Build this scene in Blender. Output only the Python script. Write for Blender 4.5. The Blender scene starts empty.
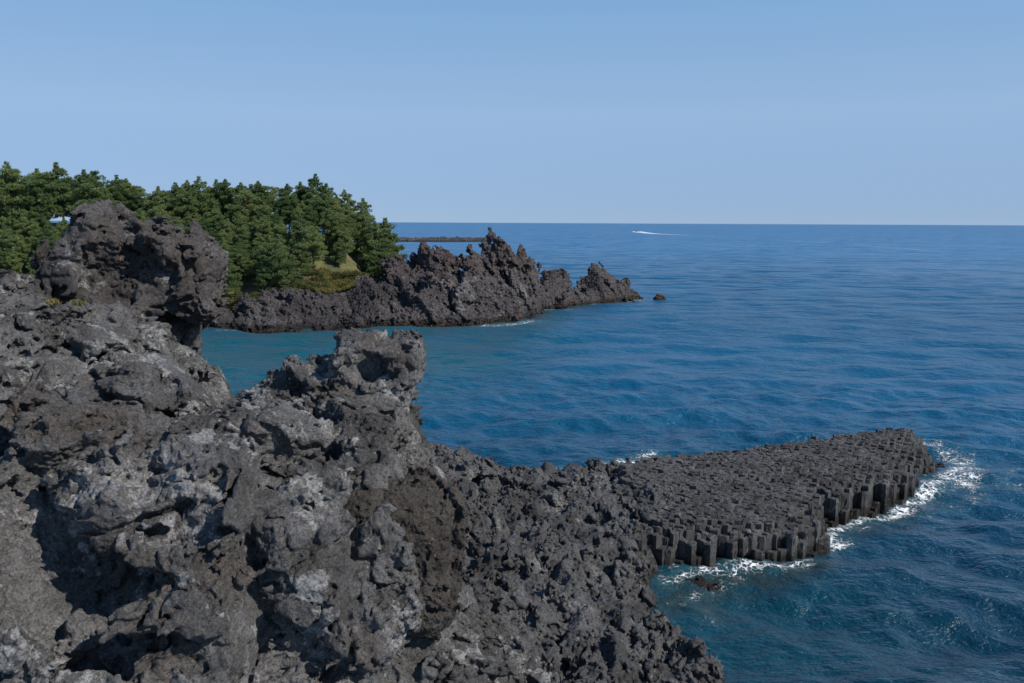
import bpy, bmesh, math, random, time
import numpy as np
from mathutils import Vector, Matrix
try:
    import openvdb as vdb
except ImportError:
    import pyopenvdb as vdb
T0 = time.time()
def log(s): print('[%.1fs] %s' % (time.time() - T0, s), flush=True)
random.seed(7); rng = np.random.default_rng(11)
S = bpy.context.scene
COL = S.collection
F = 853.3; PITCH = math.atan((341.5 - 222.6) / F); ROLL = 0.0048; CAMH = 18.0

# ------------------------------------------------------------------ helpers
def ray(px, py):
    u = (px - 512) / F; v = (341.5 - py) / F
    u, v = u * math.cos(ROLL) - v * math.sin(ROLL), u * math.sin(ROLL) + v * math.cos(ROLL)
    return np.array([u, math.cos(PITCH) + v * math.sin(PITCH), -math.sin(PITCH) + v * math.cos(PITCH)])
def at(px, py, Y=None, z=None):
    d = ray(px, py)
    t = (z - CAMH) / d[2] if z is not None else Y / d[1]
    return np.array([0, 0, CAMH]) + d * t

def lerp(a, b, t): return a + (b - a) * t
def sstep(a, b, x):
    t = np.clip((x - a) / (b - a), 0, 1); return t * t * (3 - 2 * t)

def _hash(ix, iy, iz, seed):
    h = (ix.astype(np.uint32) * np.uint32(374761393) + iy.astype(np.uint32) * np.uint32(668265263)
         + iz.astype(np.uint32) * np.uint32(2147483647) + np.uint32(seed * 974711 % 4294967291))
    h = (h ^ (h >> np.uint32(13))) * np.uint32(1274126177)
    h = (h ^ (h >> np.uint32(16))) * np.uint32(2246822519)
    return h ^ (h >> np.uint32(15))
def perlin(P, seed=0):
    """gradient noise of an (n,3) array, about -1..1"""
    P = np.asarray(P, np.float32); i = np.floor(P).astype(np.int64); f = (P - i).astype(np.float32)
    w = f * f * f * (f * (f * 6 - 15) + 10)
    out = []
    for dx in (0, 1):
        for dy in (0, 1):
            for dz in (0, 1):
                h = _hash(i[:, 0] + dx, i[:, 1] + dy, i[:, 2] + dz, seed)
                gx = (h & np.uint32(1023)).astype(np.float32) / 511.5 - 1
                gy = ((h >> np.uint32(10)) & np.uint32(1023)).astype(np.float32) / 511.5 - 1
                gz = ((h >> np.uint32(20)) & np.uint32(1023)).astype(np.float32) / 511.5 - 1
                out.append(gx * (f[:, 0] - dx) + gy * (f[:, 1] - dy) + gz * (f[:, 2] - dz))
    a = [lerp(out[k], out[k + 4], w[:, 0]) for k in range(4)]
    b = [lerp(a[0], a[2], w[:, 1]), lerp(a[1], a[3], w[:, 1])]
    return lerp(b[0], b[1], w[:, 2]) * 1.3
def fbm(P, oct=4, seed=0, gain=.5, lac=2.03, ridged=False):
    r = 0; a = 1; s = 0
    for k in range(oct):
        n = perlin(P, seed + k * 17)
        if ridged: n = 1 - 2 * np.abs(n)
        r = r + a * n; s += a; a *= gain; P = P * lac + 3.7
    return r / s

def new_mesh(name, verts, faces):
    me = bpy.data.meshes.new(name)
    me.from_pydata([tuple(v) for v in verts] if not isinstance(verts, np.ndarray) else verts.tolist(),
                   [], faces if not isinstance(faces, np.ndarray) else faces.tolist())
    me.update(); return me
def fast_quads(name, V, Q):
    """mesh from numpy arrays of vertices and equal-sized faces"""
    me = bpy.data.meshes.new(name); k = Q.shape[1]
    me.vertices.add(len(V)); me.vertices.foreach_set('co', np.ascontiguousarray(V, np.float32).ravel())
    me.loops.add(Q.size); me.loops.foreach_set('vertex_index', np.ascontiguousarray(Q, np.int32).ravel())
    me.polygons.add(len(Q)); me.polygons.foreach_set('loop_start', np.arange(0, Q.size, k, dtype=np.int32))
    me.update(calc_edges=True); me.validate(); return me
def smooth(me, on=True):
    me.polygons.foreach_set('use_smooth', np.full(len(me.polygons), on)); me.update()
def co(me):
    a = np.empty(len(me.vertices) * 3, np.float32); me.vertices.foreach_get('co', a); return a.reshape(-1, 3)
def put(name, me, mat=None, parent=None, loc=None):
    o = bpy.data.objects.new(name, me); COL.objects.link(o)
    if mat is not None:
        if len(me.materials): me.materials[0] = mat
        else: me.materials.append(mat)
    if parent is not None: o.parent = parent
    if loc is not None: o.location = loc
    return o
def tag(o, label=None, cat=None, group=None, kind=None):
    if label: o['label'] = label
    if cat: o['category'] = cat
    if group: o['group'] = group
    if kind: o['kind'] = kind
    return o
def empty(name, loc, rz=0):
    o = bpy.data.objects.new(name, None); COL.objects.link(o); o.location = loc; o.rotation_euler = (0, 0, rz); return o
def rebase(o, base):
    """move the object's origin to base without moving its shape"""
    base = np.array(base, np.float32); c = co(o.data) - base
    o.data.vertices.foreach_set('co', c.ravel()); o.data.update(); o.location = base.tolist()
def fattr(me, name, vals):
    a = me.attributes.new(name, 'FLOAT', 'POINT'); a.data.foreach_set('value', np.ascontiguousarray(vals, np.float32))

class NB:
    """terse node building, for shader and geometry trees alike"""
    def __init__(s, tree): s.t = tree; s.n = tree.nodes; s.l = tree.links
    def new(s, typ, **kw):
        n = s.n.new(typ)
        for k, v in kw.items(): setattr(n, k, v)
        return n
    def set(s, sock, v):
        if v is None: return
        if isinstance(v, bpy.types.NodeSocket): s.l.new(v, sock)
        else: sock.default_value = v
    def m(s, op, a, b=None, c=None, clamp=False):
        n = s.new('ShaderNodeMath', operation=op, use_clamp=clamp)
        for k, v in enumerate((a, b, c)):
            if v is not None: s.set(n.inputs[k], v)
        return n.outputs[0]
    def vm(s, op, a, b=None, scale=None):
        n = s.new('ShaderNodeVectorMath', operation=op); s.set(n.inputs[0], a)
        if b is not None: s.set(n.inputs[1], b)
        if scale is not None: s.set(n.inputs['Scale'], scale)
        return n.outputs[1] if op in ('LENGTH', 'DISTANCE', 'DOT_PRODUCT') else n.outputs[0]
    def noise(s, vec, scale, detail=4, rough=.5, typ='FBM', lac=2.0, dist=0, color=False, norm=True):
        n = s.new('ShaderNodeTexNoise', noise_type=typ)
        if typ == 'FBM': n.normalize = norm
        s.set(n.inputs['Vector'], vec); n.inputs['Scale'].default_value = scale; n.inputs['Detail'].default_value = detail
        n.inputs['Roughness'].default_value = rough; n.inputs['Lacunarity'].default_value = lac; n.inputs['Distortion'].default_value = dist
        return n.outputs[1 if color else 0]
    def vor(s, vec, scale, feature='F1', out=0, rnd=1.0):
        n = s.new('ShaderNodeTexVoronoi', feature=feature); s.set(n.inputs['Vector'], vec)
        n.inputs['Scale'].default_value = scale; n.inputs['Randomness'].default_value = rnd
        return n.outputs[out]
    def mr(s, v, a, b, c=0., d=1., smooth=True):
        n = s.new('ShaderNodeMapRange', interpolation_type='SMOOTHSTEP' if smooth else 'LINEAR')
        s.set(n.inputs[0], v)
        for k, x in zip((1, 2, 3, 4), (a, b, c, d)): s.set(n.inputs[k], x)
        return n.outputs[0]
    def mix(s, f, a, b, blend='MIX'):
        n = s.new('ShaderNodeMix', data_type='RGBA', blend_type=blend)
        s.set(n.inputs[0], f)
        for k, v in ((6, a), (7, b)):
            if isinstance(v, tuple) and len(v) == 3: v = (*v, 1)
            s.set(n.inputs[k], v)
        return n.outputs[2]
    def attr(s, name):
        return s.new('ShaderNodeAttribute', attribute_name=name).outputs['Fac']
def material(name):
    m = bpy.data.materials.new(name); m.use_nodes = True; nb = NB(m.node_tree); nb.n.clear()
    out = nb.new('ShaderNodeOutputMaterial'); b = nb.new('ShaderNodeBsdfPrincipled'); nb.l.new(b.outputs[0], out.inputs[0])
    return m, nb, b
def pos(nb):
    g = nb.new('ShaderNodeNewGeometry'); return g.outputs['Position']
def simple(name, rgb, rough=.6, var=.25, scale=6., metal=0.):
    m, nb, b = material(name); p = nb.new('ShaderNodeTexCoord').outputs['Object']
    n = nb.noise(p, scale, 5, .6)
    k = nb.mr(n, .3, .7, 1 - var, 1 + var)
    c = nb.mix(1.0, rgb, nb.new('ShaderNodeCombineColor').outputs[0], 'MULTIPLY')
    cc = c.node.inputs[7].links[0].from_node
    for i in range(3): nb.l.new(k, cc.inputs[i])
    nb.l.new(c, b.inputs['Base Color']); b.inputs['Roughness'].default_value = rough; b.inputs['Metallic'].default_value = metal
    return m

def rock_mat(name, dark, mid, pale, brown=(.066, .057, .050), pale_amt=.55, stain=True, bump=.03, freq=1.0, wet=True, wet_z=.7, purple=False):
    m, nb, b = material(name); p = pos(nb)
    wv = nb.noise(p, .9 * freq, 3, .5, color=True)
    wp = nb.vm('ADD', p, nb.vm('SCALE', wv, scale=.5 / freq))
    n1 = nb.noise(wp, .45 * freq, 9, .65)
    c = nb.mix(nb.mr(n1, .36, .62), dark, mid)
    n2 = nb.noise(wp, 1.1 * freq, 10, .72)
    pm = nb.mr(n2, pale_amt, pale_amt + .05)
    pa = nb.m('MAXIMUM', nb.m('MULTIPLY', pm, .75), nb.m('MULTIPLY', nb.attr('pale'), nb.mr(nb.noise(wp, 3 * freq, 10, .78), .46, .53, 0., .85)))
    c = nb.mix(pa, c, pale)
    n3 = nb.noise(p, .8 * freq, 8, .7, dist=.4)
    bm = nb.m('MAXIMUM', nb.mr(n3, .55, .68, 0., .5), nb.m('MULTIPLY', nb.attr('brown'), nb.mr(nb.noise(p, 6 * freq, 6, .7), .28, .5)))
    c = nb.mix(bm, c, brown)
    if stain:
        n4 = nb.noise(wp, 2.3 * freq, 6, .6)
        n5 = nb.noise(p, .33 * freq, 2)
        st = nb.m('MULTIPLY', nb.mr(n4, .66, .72), nb.mr(n5, .45, .6))
        c = nb.mix(nb.m('MULTIPLY', st, .7), c, (.30, .185, .105))
        sp = nb.m('MULTIPLY', nb.mr(nb.noise(p, 16 * freq, 3, .6), .67, .72), nb.mr(nb.noise(p, .7 * freq, 3), .46, .6))
        c = nb.mix(nb.m('MULTIPLY', sp, .5), c, (.34, .33, .30))
    fine = nb.noise(p, 22 * freq, 7, .75)
    k = nb.mr(fine, .28, .72, .42, 1.58, False)
    cc = nb.new('ShaderNodeCombineColor')
    for i in range(3): nb.l.new(k, cc.inputs[i])
    c = nb.mix(1.0, c, cc.outputs[0], 'MULTIPLY')
    rough = .86
    if wet:
        z = nb.new('ShaderNodeSeparateXYZ'); nb.l.new(p, z.inputs[0])
        wl = nb.m('ADD', z.outputs[2], nb.mr(nb.noise(p, .8, 4), 0., 1., -.5, .5))
        wm = nb.mr(wl, wet_z, wet_z * .3)
        c = nb.mix(wm, c, nb.mix(1.0, c, (.26, .22, .17), 'MULTIPLY'))
        rough = nb.mr(wm, 0., 1., .86, .35)
    nb.l.new(c, b.inputs['Base Color']); nb.set(b.inputs['Roughness'], rough); b.inputs['Specular IOR Level'].default_value = .3
    h = nb.m('ADD', nb.m('MULTIPLY', nb.noise(p, 7 * freq, 9, .68), 1.0), nb.m('MULTIPLY', nb.vor(p, 14 * freq), .35))
    h = nb.m('ADD', h, nb.m('MULTIPLY', nb.noise(p, 38 * freq, 4, .7), .3))
    h = nb.m('ADD', h, nb.m('ADD', nb.mr(nb.noise(p, 9 * freq, 4, .6), .55, .61, 0., -.75), nb.mr(nb.noise(p, 21 * freq, 3, .6), .55, .62, 0., -.35)))
    bp = nb.new('ShaderNodeBump'); nb.l.new(h, bp.inputs['Height']); bp.inputs['Distance'].default_value = bump * 1.35 / freq; bp.inputs['Strength'].default_value = 1.
    nb.l.new(bp.outputs[0], b.inputs['Normal'])
    return m

# ------------------------------------------------------------------ signed distance rocks
def rotz(P, a):
    c, s = math.cos(a), math.sin(a); return np.stack([P[:, 0] * c + P[:, 1] * s, -P[:, 0] * s + P[:, 1] * c, P[:, 2]], 1)
def rotx(P, a):
    c, s = math.cos(a), math.sin(a); return np.stack([P[:, 0], P[:, 1] * c + P[:, 2] * s, -P[:, 1] * s + P[:, 2] * c], 1)
def roty(P, a):
    c, s = math.cos(a), math.sin(a); return np.stack([P[:, 0] * c - P[:, 2] * s, P[:, 1], P[:, 0] * s + P[:, 2] * c], 1)
def ell(c, r, a=0., tilt=0.):
    c = np.array(c); r = np.array(r)
    def f(P):
        q = roty(rotz(P - c, a), tilt); k0 = np.sqrt(((q / r) ** 2).sum(1)) + 1e-6; k1 = np.sqrt(((q / r ** 2) ** 2).sum(1)) + 1e-6
        return k0 * (k0 - 1) / k1
    return f
def box(c, h, a=0., tx=0., ty=0., r=.2):
    c = np.array(c); h = np.array(h) - r
    def f(P):
        q = np.abs(roty(rotx(rotz(P - c, a), tx), ty)) - h
        return np.sqrt((np.maximum(q, 0) ** 2).sum(1)) + np.minimum(q.max(1), 0) - r
    return f
def cap(a, b, r0, r1=None):
    a = np.array(a); b = np.array(b); r1 = r0 if r1 is None else r1
    def f(P):
        d = b - a; t = np.clip(((P - a) @ d) / (d @ d), 0, 1)
        return np.sqrt(((P - a - t[:, None] * d) ** 2).sum(1)) - lerp(r0, r1, t)
    return f
def smin(a, b, k):
    h = np.clip(.5 + .5 * (b - a) / k, 0, 1); return lerp(b, a, h) - k * h * (1 - h)
def union(fs, k=.5):
    def f(P):
        d = fs[0](P)
        for g in fs[1:]: d = smin(d, g(P), k)
        return d
    return f
def hit(f, px, py, t0=4., t1=70.):
    """where the view ray meets the shape f"""
    d = ray(px, py); d = d / np.linalg.norm(d); t = t0
    for _ in range(220):
        v = f((np.array([0, 0, CAMH]) + d * t)[None])[0]
        if v < .01: break
        t += max(v * .7, .01)
        if t > t1: return None
    return np.array([0, 0, CAMH]) + d * t
def eval_nodes(P, build):
    """value of a node field at the points P (runs in Blender's node evaluator, on every core)"""
    me = bpy.data.meshes.new('probe'); me.vertices.add(len(P)); me.vertices.foreach_set('co', np.ascontiguousarray(P, np.float32).ravel())
    o = bpy.data.objects.new('probe', me); COL.objects.link(o); ng = bpy.data.node_groups.new('probe', 'GeometryNodeTree'); nb = NB(ng)
    ng.interface.new_socket('Geometry', in_out='INPUT', socket_type='NodeSocketGeometry'); ng.interface.new_socket('Geometry', in_out='OUTPUT', socket_type='NodeSocketGeometry')
    gi = nb.new('NodeGroupInput'); go = nb.new('NodeGroupOutput'); st = nb.new('GeometryNodeStoreNamedAttribute', data_type='FLOAT', domain='POINT')
    st.inputs['Name'].default_value = 'h'; nb.l.new(gi.outputs[0], st.inputs['Geometry']); nb.l.new(build(nb, nb.new('GeometryNodeInputPosition').outputs[0]), st.inputs['Value']); nb.l.new(st.outputs[0], go.inputs[0])
    o.modifiers.new('g', 'NODES').node_group = ng
    ev = o.evaluated_get(bpy.context.evaluated_depsgraph_get()).data; r = np.empty(len(P), np.float32); ev.attributes['h'].data.foreach_get('value', r)
    bpy.data.objects.remove(o); bpy.data.meshes.remove(me); bpy.data.node_groups.remove(ng); return r
def upsample(D):
    for ax in range(3):
        n = D.shape[ax]; sl = [slice(None)] * 3; a = list(sl); a[ax] = slice(0, n - 1); b = list(sl); b[ax] = slice(1, n)
        sh = list(D.shape); sh[ax] = 2 * n - 1; R = np.empty(sh, np.float32); e = list(sl); e[ax] = slice(0, None, 2); o = list(sl); o[ax] = slice(1, None, 2)
        R[tuple(e)] = D; R[tuple(o)] = (D[tuple(a)] + D[tuple(b)]) * .5; D = R
    return D
def main_body(V, Q):
    """drop the crumbs that float free of the largest piece"""
    lab = np.arange(len(V))
    E = np.concatenate([Q[:, [0, 1]], Q[:, [1, 2]], Q[:, [2, 3]], Q[:, [3, 0]]])
    while True:
        old = lab.copy(); m = np.minimum(lab[E[:, 0]], lab[E[:, 1]])
        np.minimum.at(lab, E[:, 0], m); np.minimum.at(lab, E[:, 1], m); lab = lab[lab]; lab = lab[lab]
        if (lab == old).all(): break
    big = np.bincount(lab).argmax(); keep = lab == big; idx = np.cumsum(keep) - 1
    return V[keep], idx[Q[keep[Q[:, 0]]]]
def sdf_mesh(name, f, lo, hi, vox, warp=(), carve=(), ck=.15, field=None, cull=False, band=.95):
    """surface of f (roughened by warp layers (freq, amp, octaves, ridged, seed), hollowed by carve shapes, broken up by a node field)"""
    lo = np.array(lo, float); v2 = vox * 2 if field else vox; n = np.ceil((np.array(hi) - lo) / v2).astype(int)
    ax = [lo[k] + np.arange(n[k]) * v2 for k in range(3)]
    G = np.stack(np.meshgrid(*ax, indexing='ij'), -1).reshape(-1, 3)
    D = np.full(len(G), 9., np.float32)
    for s in range(0, len(G), 400000): D[s:s + 400000] = f(G[s:s + 400000])
    amp = sum(w[1] for w in warp) + band + .4 + 2 * vox
    near = np.abs(D) < amp + (1.0 if carve else 0)
    P = G[near]; d = D[near]
    for fr, am, oc, rd, sd in warp:
        q = P * fr
        q = q + .35 * np.stack([perlin(q * .8 + 11, sd + 5), perlin(q * .8 + 23, sd + 6), perlin(q * .8 + 37, sd + 7)], 1)
        d = d - am * fbm(q, oc, sd, ridged=rd)
    for c in carve: d = -smin(-d, c(P) + .10 * perlin(P * 2.3, 91), ck)
    D[near] = d; D = np.clip(D.reshape(n), -3, 3)
    if field:
        D = upsample(D); n = np.array(D.shape)
        ii = np.nonzero(((D > -band) & (D < band * .5)).ravel())[0]; P = np.stack(np.unravel_index(ii, D.shape), 1) * vox + lo
        if cull:                                      # only break up what a camera near the viewpoint can see
            yc = np.maximum(P[:, 1], 1); m = (np.abs(P[:, 0] / yc) < .78) & ((P[:, 2] - CAMH) / yc > -.75); ii = ii[m]; P = P[m]
        log('%s band %d of %d' % (name, len(ii), D.size))
        for q in range(0, len(ii), 600000): D.reshape(-1)[ii[q:q + 600000]] -= eval_nodes(P[q:q + 600000], field)
    g = vdb.FloatGrid(); g.background = 3.0
    g.copyFromArray(D.astype(np.float64), tolerance=0)
    pts, quads = g.convertToQuads(0.0)
    V, Q = main_body(pts.astype(np.float32) * vox + lo, quads)
    if cull:                                          # leave out what faces away at the back or lies outside any nearby view
        c = V[Q].mean(1); nrm = np.cross(V[Q[:, 2]] - V[Q[:, 0]], V[Q[:, 3]] - V[Q[:, 1]]); nrm /= np.linalg.norm(nrm, axis=1, keepdims=True) + 1e-9
        view = c - (0, 0, CAMH); view /= np.linalg.norm(view, axis=1, keepdims=True); yc = np.maximum(c[:, 1], 1)
        k = ((nrm * view).sum(1) < .6) & (np.abs(c[:, 0] / yc) < .8) & ((c[:, 2] - CAMH) / yc > -.8); Q = Q[k]
        u = np.zeros(len(V), bool); u[Q] = True; idx = np.cumsum(u) - 1; V = V[u]; Q = idx[Q]
    return fast_quads(name, V, Q)
def split(me, build):
    """one linear subdivision of an all-quad mesh, then a push along the normals by a node field"""
    V = co(me).astype(np.float64); Q = np.empty(len(me.polygons) * 4, np.int32); me.polygons.foreach_get('vertices', Q); Q = Q.reshape(-1, 4).astype(np.int64)
    A = np.sort(np.stack([Q, np.roll(Q, -1, 1)], 2).reshape(-1, 2), 1); key = A[:, 0] * len(V) + A[:, 1]; uk, inv = np.unique(key, return_inverse=True)
    # keep the surface rounded: pull old vertices slightly towards their neighbours
    nv = len(V); acc = np.zeros((nv, 3)); cnt = np.zeros(nv); E = np.stack([uk // nv, uk % nv], 1)
    for k in range(3): acc[:, k] = np.bincount(E[:, 0], V[E[:, 1], k], nv) + np.bincount(E[:, 1], V[E[:, 0], k], nv)
    cnt = np.bincount(E.ravel(), minlength=nv)[:, None]; V = V * .85 + .15 * acc / np.maximum(cnt, 1)
    mid = (V[E[:, 0]] + V[E[:, 1]]) / 2; cen = V[Q].mean(1); e = (inv.reshape(-1, 4) + nv); f = np.arange(len(Q)) + nv + len(mid)
    W = np.concatenate([V, mid, cen]); R = np.concatenate([np.stack([Q[:, k], e[:, k], f, e[:, k - 1]], 1) for k in range(4)])
    name = me.name; bpy.data.meshes.remove(me); me = fast_quads(name, W, R); smooth(me)
    N = np.empty(len(W) * 3, np.float32); me.vertex_normals.foreach_get('vector', N); N = N.reshape(-1, 3)
    h = np.concatenate([eval_nodes(W[q:q + 400000], build) for q in range(0, len(W), 400000)])
    me.vertices.foreach_set('co', (W + N * h[:, None]).astype(np.float32).ravel()); me.update(); return me
def refine(me, levels, stages):
    """subdivide, then push along the normal by node fields; stages: functions (nb, position) -> height in metres"""
    o = bpy.data.objects.new('tmp', me); COL.objects.link(o)
    if levels:
        s = o.modifiers.new('s', 'SUBSURF'); s.levels = levels; s.render_levels = levels
    ng = bpy.data.node_groups.new('roughen', 'GeometryNodeTree'); nb = NB(ng)
    ng.interface.new_socket('Geometry', in_out='INPUT', socket_type='NodeSocketGeometry')
    ng.interface.new_socket('Geometry', in_out='OUTPUT', socket_type='NodeSocketGeometry')
    gi = nb.new('NodeGroupInput'); go = nb.new('NodeGroupOutput'); g = gi.outputs[0]
    for st in stages:
        p = nb.new('GeometryNodeInputPosition').outputs[0]; nrm = nb.new('GeometryNodeInputNormal').outputs[0]
        sp = nb.new('GeometryNodeSetPosition'); nb.l.new(g, sp.inputs['Geometry'])
        h = st(nb, p)
        off = nb.vm('SCALE', nrm, scale=h); nb.l.new(off, sp.inputs['Offset']); g = sp.outputs[0]
    nb.l.new(g, go.inputs[0])
    md = o.modifiers.new('g', 'NODES'); md.node_group = ng
    dg = bpy.context.evaluated_depsgraph_get(); r = bpy.data.meshes.new_from_object(o.evaluated_get(dg))
    bpy.data.objects.remove(o); bpy.data.meshes.remove(me); bpy.data.node_groups.remove(ng)
    smooth(r); return r
def facet(nb, w, scale, slope, seed=0.):
    """tilted flat faces: every Voronoi cell is a plane of its own slope"""
    q = nb.vm('ADD', w, (seed, seed * .7, seed * 1.3)); v = nb.new('ShaderNodeTexVoronoi'); nb.l.new(q, v.inputs['Vector']); v.inputs['Scale'].default_value = scale
    d = nb.vm('SUBTRACT', q, v.outputs['Position']); c = nb.vm('SUBTRACT', v.outputs['Color'], (.5, .5, .5))
    return nb.m('MULTIPLY', nb.vm('DOT_PRODUCT', d, c), 2 * slope), v.outputs['Distance']
def warped(nb, p, fr, amt, det=4):
    return nb.vm('ADD', p, nb.vm('SCALE', nb.vm('SUBTRACT', nb.noise(p, fr, det, .6, color=True), (.5, .5, .5)), scale=amt))
# broken lava as a volume field, in metres: s scales all lengths, a all heights
def lava_field(s=1., a=1., hole=1.):
    def F(nb, p):
        w = warped(nb, p, .6 / s, 1.2 * s); wz = nb.vm('MULTIPLY', w, (1., 1., 1.4))
        f1, _ = facet(nb, wz, .55 / s, .33); e = nb.vor(wz, .60 / s, 'DISTANCE_TO_EDGE'); crack = nb.mr(e, 0., .05, -.16, 0.)
        w2 = warped(nb, p, 1.4 / s, .5 * s); f2, _ = facet(nb, nb.vm('MULTIPLY', w2, (1., 1., 1.5)), 1.4 / s, .24, 7.3)
        w0 = nb.vm('MULTIPLY', warped(nb, p, .35 / s, 1.6 * s, 3), (1., 1., .8)); f0, _ = facet(nb, w0, .30 / s, .30, 2.7); e0 = nb.mr(nb.vor(w0, .30 / s, 'DISTANCE_TO_EDGE'), 0., .022, -.34, 0.)
        e2 = nb.mr(nb.vor(w2, 1.3 / s, 'DISTANCE_TO_EDGE'), 0., .07, -.12, 0.)
        t = nb.m('ADD', nb.vm('DOT_PRODUCT', p, (.25 / s, -.35 / s, 1.25 / s)), nb.m('MULTIPLY', nb.noise(p, .5 / s, 5, .55), 3.0))
        fr = nb.m('FRACT', t); ledge = nb.m('MULTIPLY', nb.m('SUBTRACT', nb.m('MULTIPLY', nb.mr(fr, 0., .80), nb.mr(fr, .86, 1., 1., 0.)), .7), nb.mr(nb.noise(p, .35 / s, 2), .42, .6, 0., .16))
        n = nb.noise(w2, .8 / s, 4, .5); h1 = nb.mr(n, .615, .655, 0., -.55 * hole)
        h2 = nb.mr(nb.noise(nb.vm('MULTIPLY', w2, (1., 1., 1.5)), 2.1 / s, 3, .5), .585, .635, 0., -.26 * hole)
        cm = nb.mr(nb.noise(p, .45 / s, 3, .5), .47, .57)
        cup = nb.m('MULTIPLY', nb.mr(nb.vor(w2, 1.9 / s, 'SMOOTH_F1'), .05, .55, -.15, .02), cm)
        mask = nb.mr(nb.noise(p, .5 / s, 3, .6), .48, .60, .10, 1.1)
        r = nb.m('MULTIPLY', nb.m('SUBTRACT', nb.noise(p, 2.2 / s, 6, .6, 'RIDGED_MULTIFRACTAL'), .09), .36)
        f3, _ = facet(nb, warped(nb, p, 4. / s, .15 * s, 2), 4.2 / s, .26, 3.1)
        pit = nb.mr(nb.noise(p, 4.4 / s, 3, .55), .575, .635, 0., -.12)
        fine = nb.m('MULTIPLY', nb.m('ADD', nb.m('ADD', r, f3), pit), mask)
        t = nb.m('ADD', crack, .05)
        for q in (f0, e0, f1, f2, e2, ledge, h1, h2, cup, fine): t = nb.m('ADD', t, q)
        return nb.m('MULTIPLY', t, s * a)
    return F
def clinker(s=1., a=1.):
    def C(nb, p):
        mask = nb.mr(nb.noise(p, .5 / s, 3, .6), .48, .60, .22, 1.3); w = warped(nb, p, 5. / s, .12 * s, 2)
        v = nb.mr(nb.vor(w, 7. / s), .05, .65, -.045, .015); v2 = nb.mr(nb.vor(w, 15. / s), .05, .65, -.02, .008)
        r = nb.m('MULTIPLY', nb.m('SUBTRACT', nb.noise(p, 6. / s, 6, .66), .5), .11)
        return nb.m('MULTIPLY', nb.m('MULTIPLY', nb.m('ADD', nb.m('ADD', v, v2), r), mask), s * a)
    return C

# ------------------------------------------------------------------ foreground formations (metres, camera above the origin)
cliff_f = union([
    ell((-14.4, 22, 10.8), (6.4, 9.0, 5.4)),
    ell((-9.8, 19.5, 9.6), (4.2, 5.5, 4.7)),
    ell((-9.5, 23.8, 13.4), (.9, 1.2, 1.3)),
    ell((-5.2, 18.3, 9.8), (3.7, 4.4, 4.1)),
    ell((-8.6, 17.0, 9.3), (4.0, 4.2, 4.4)),
    ell((-2.6, 19.0, 5.2), (4.0, 5.0, 3.9)),
    box((-4.4, 20.5, 7.6), (2.3, 2.5, 4.2), .2, r=.7),
    box((-13, 22, 4), (8, 7.5, 6), 0, r=1.5)], .8)
dome_f = union([
    ell((-11.85, 26.2, 15.0), (2.4, 2.4, 3.3)),
    ell((-12.2, 26.0, 17.1), (1.15, 1.4, 1.25)),
    ell((-10.85, 26.0, 17.1), (1.5, 1.5, 1.3)),
    ell((-9.7, 26.0, 16.2), (1.05, 1.3, 1.1)),
    ell((-9.75, 25.6, 15.45), (1.0, 1.3, 1.05)),
    ell((-10.5, 24.7, 13.5), (1.05, 1.2, 1.35)),
    box((-13.25, 26, 15.5), (.9, 1.4, 1.7), 0, 0, .45, .4)], .35)
crag_f = union([
    ell((-4.6, 21.6, 11.4), (2.3, 2.2, 2.7), 0, .25),
    box((-3.5, 21.6, 14.35), (1.0, .9, .72), .25, .12, .08, .2),
    box((-4.6, 21.5, 13.8), (.8, .9, .5), .1, 0, -.15, .2),
    box((-5.8, 21.6, 13.85), (.35, .5, .72), .4, 0, .2, .15),
    cap((-5.0, 21.7, 13.95), (-7.3, 22.0, 13.1), .75, .6),
    cap((-3.3, 21.4, 13.6), (-3.0, 20.8, 11.6), .6, .85),
    ell((-3.05, 21.2, 10.5), (1.0, 1.8, 2.6)),
    ell((-3.1, 21.5, 8.5), (1.5, 2.2, 3.4))], .3)
block_f = union([
    box((-2.65, 17.6, 10.9), (1.35, 1.2, 1.5), .30, -.22, .10, .5),
    ell((-2.0, 17.6, 11.6), (.9, 1.1, 1.0)),
    ell((-3.3, 17.3, 10.6), (1.1, 1.1, 1.3))], .4)
allfg = union([cliff_f, dome_f, crag_f, block_f], .1)

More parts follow.
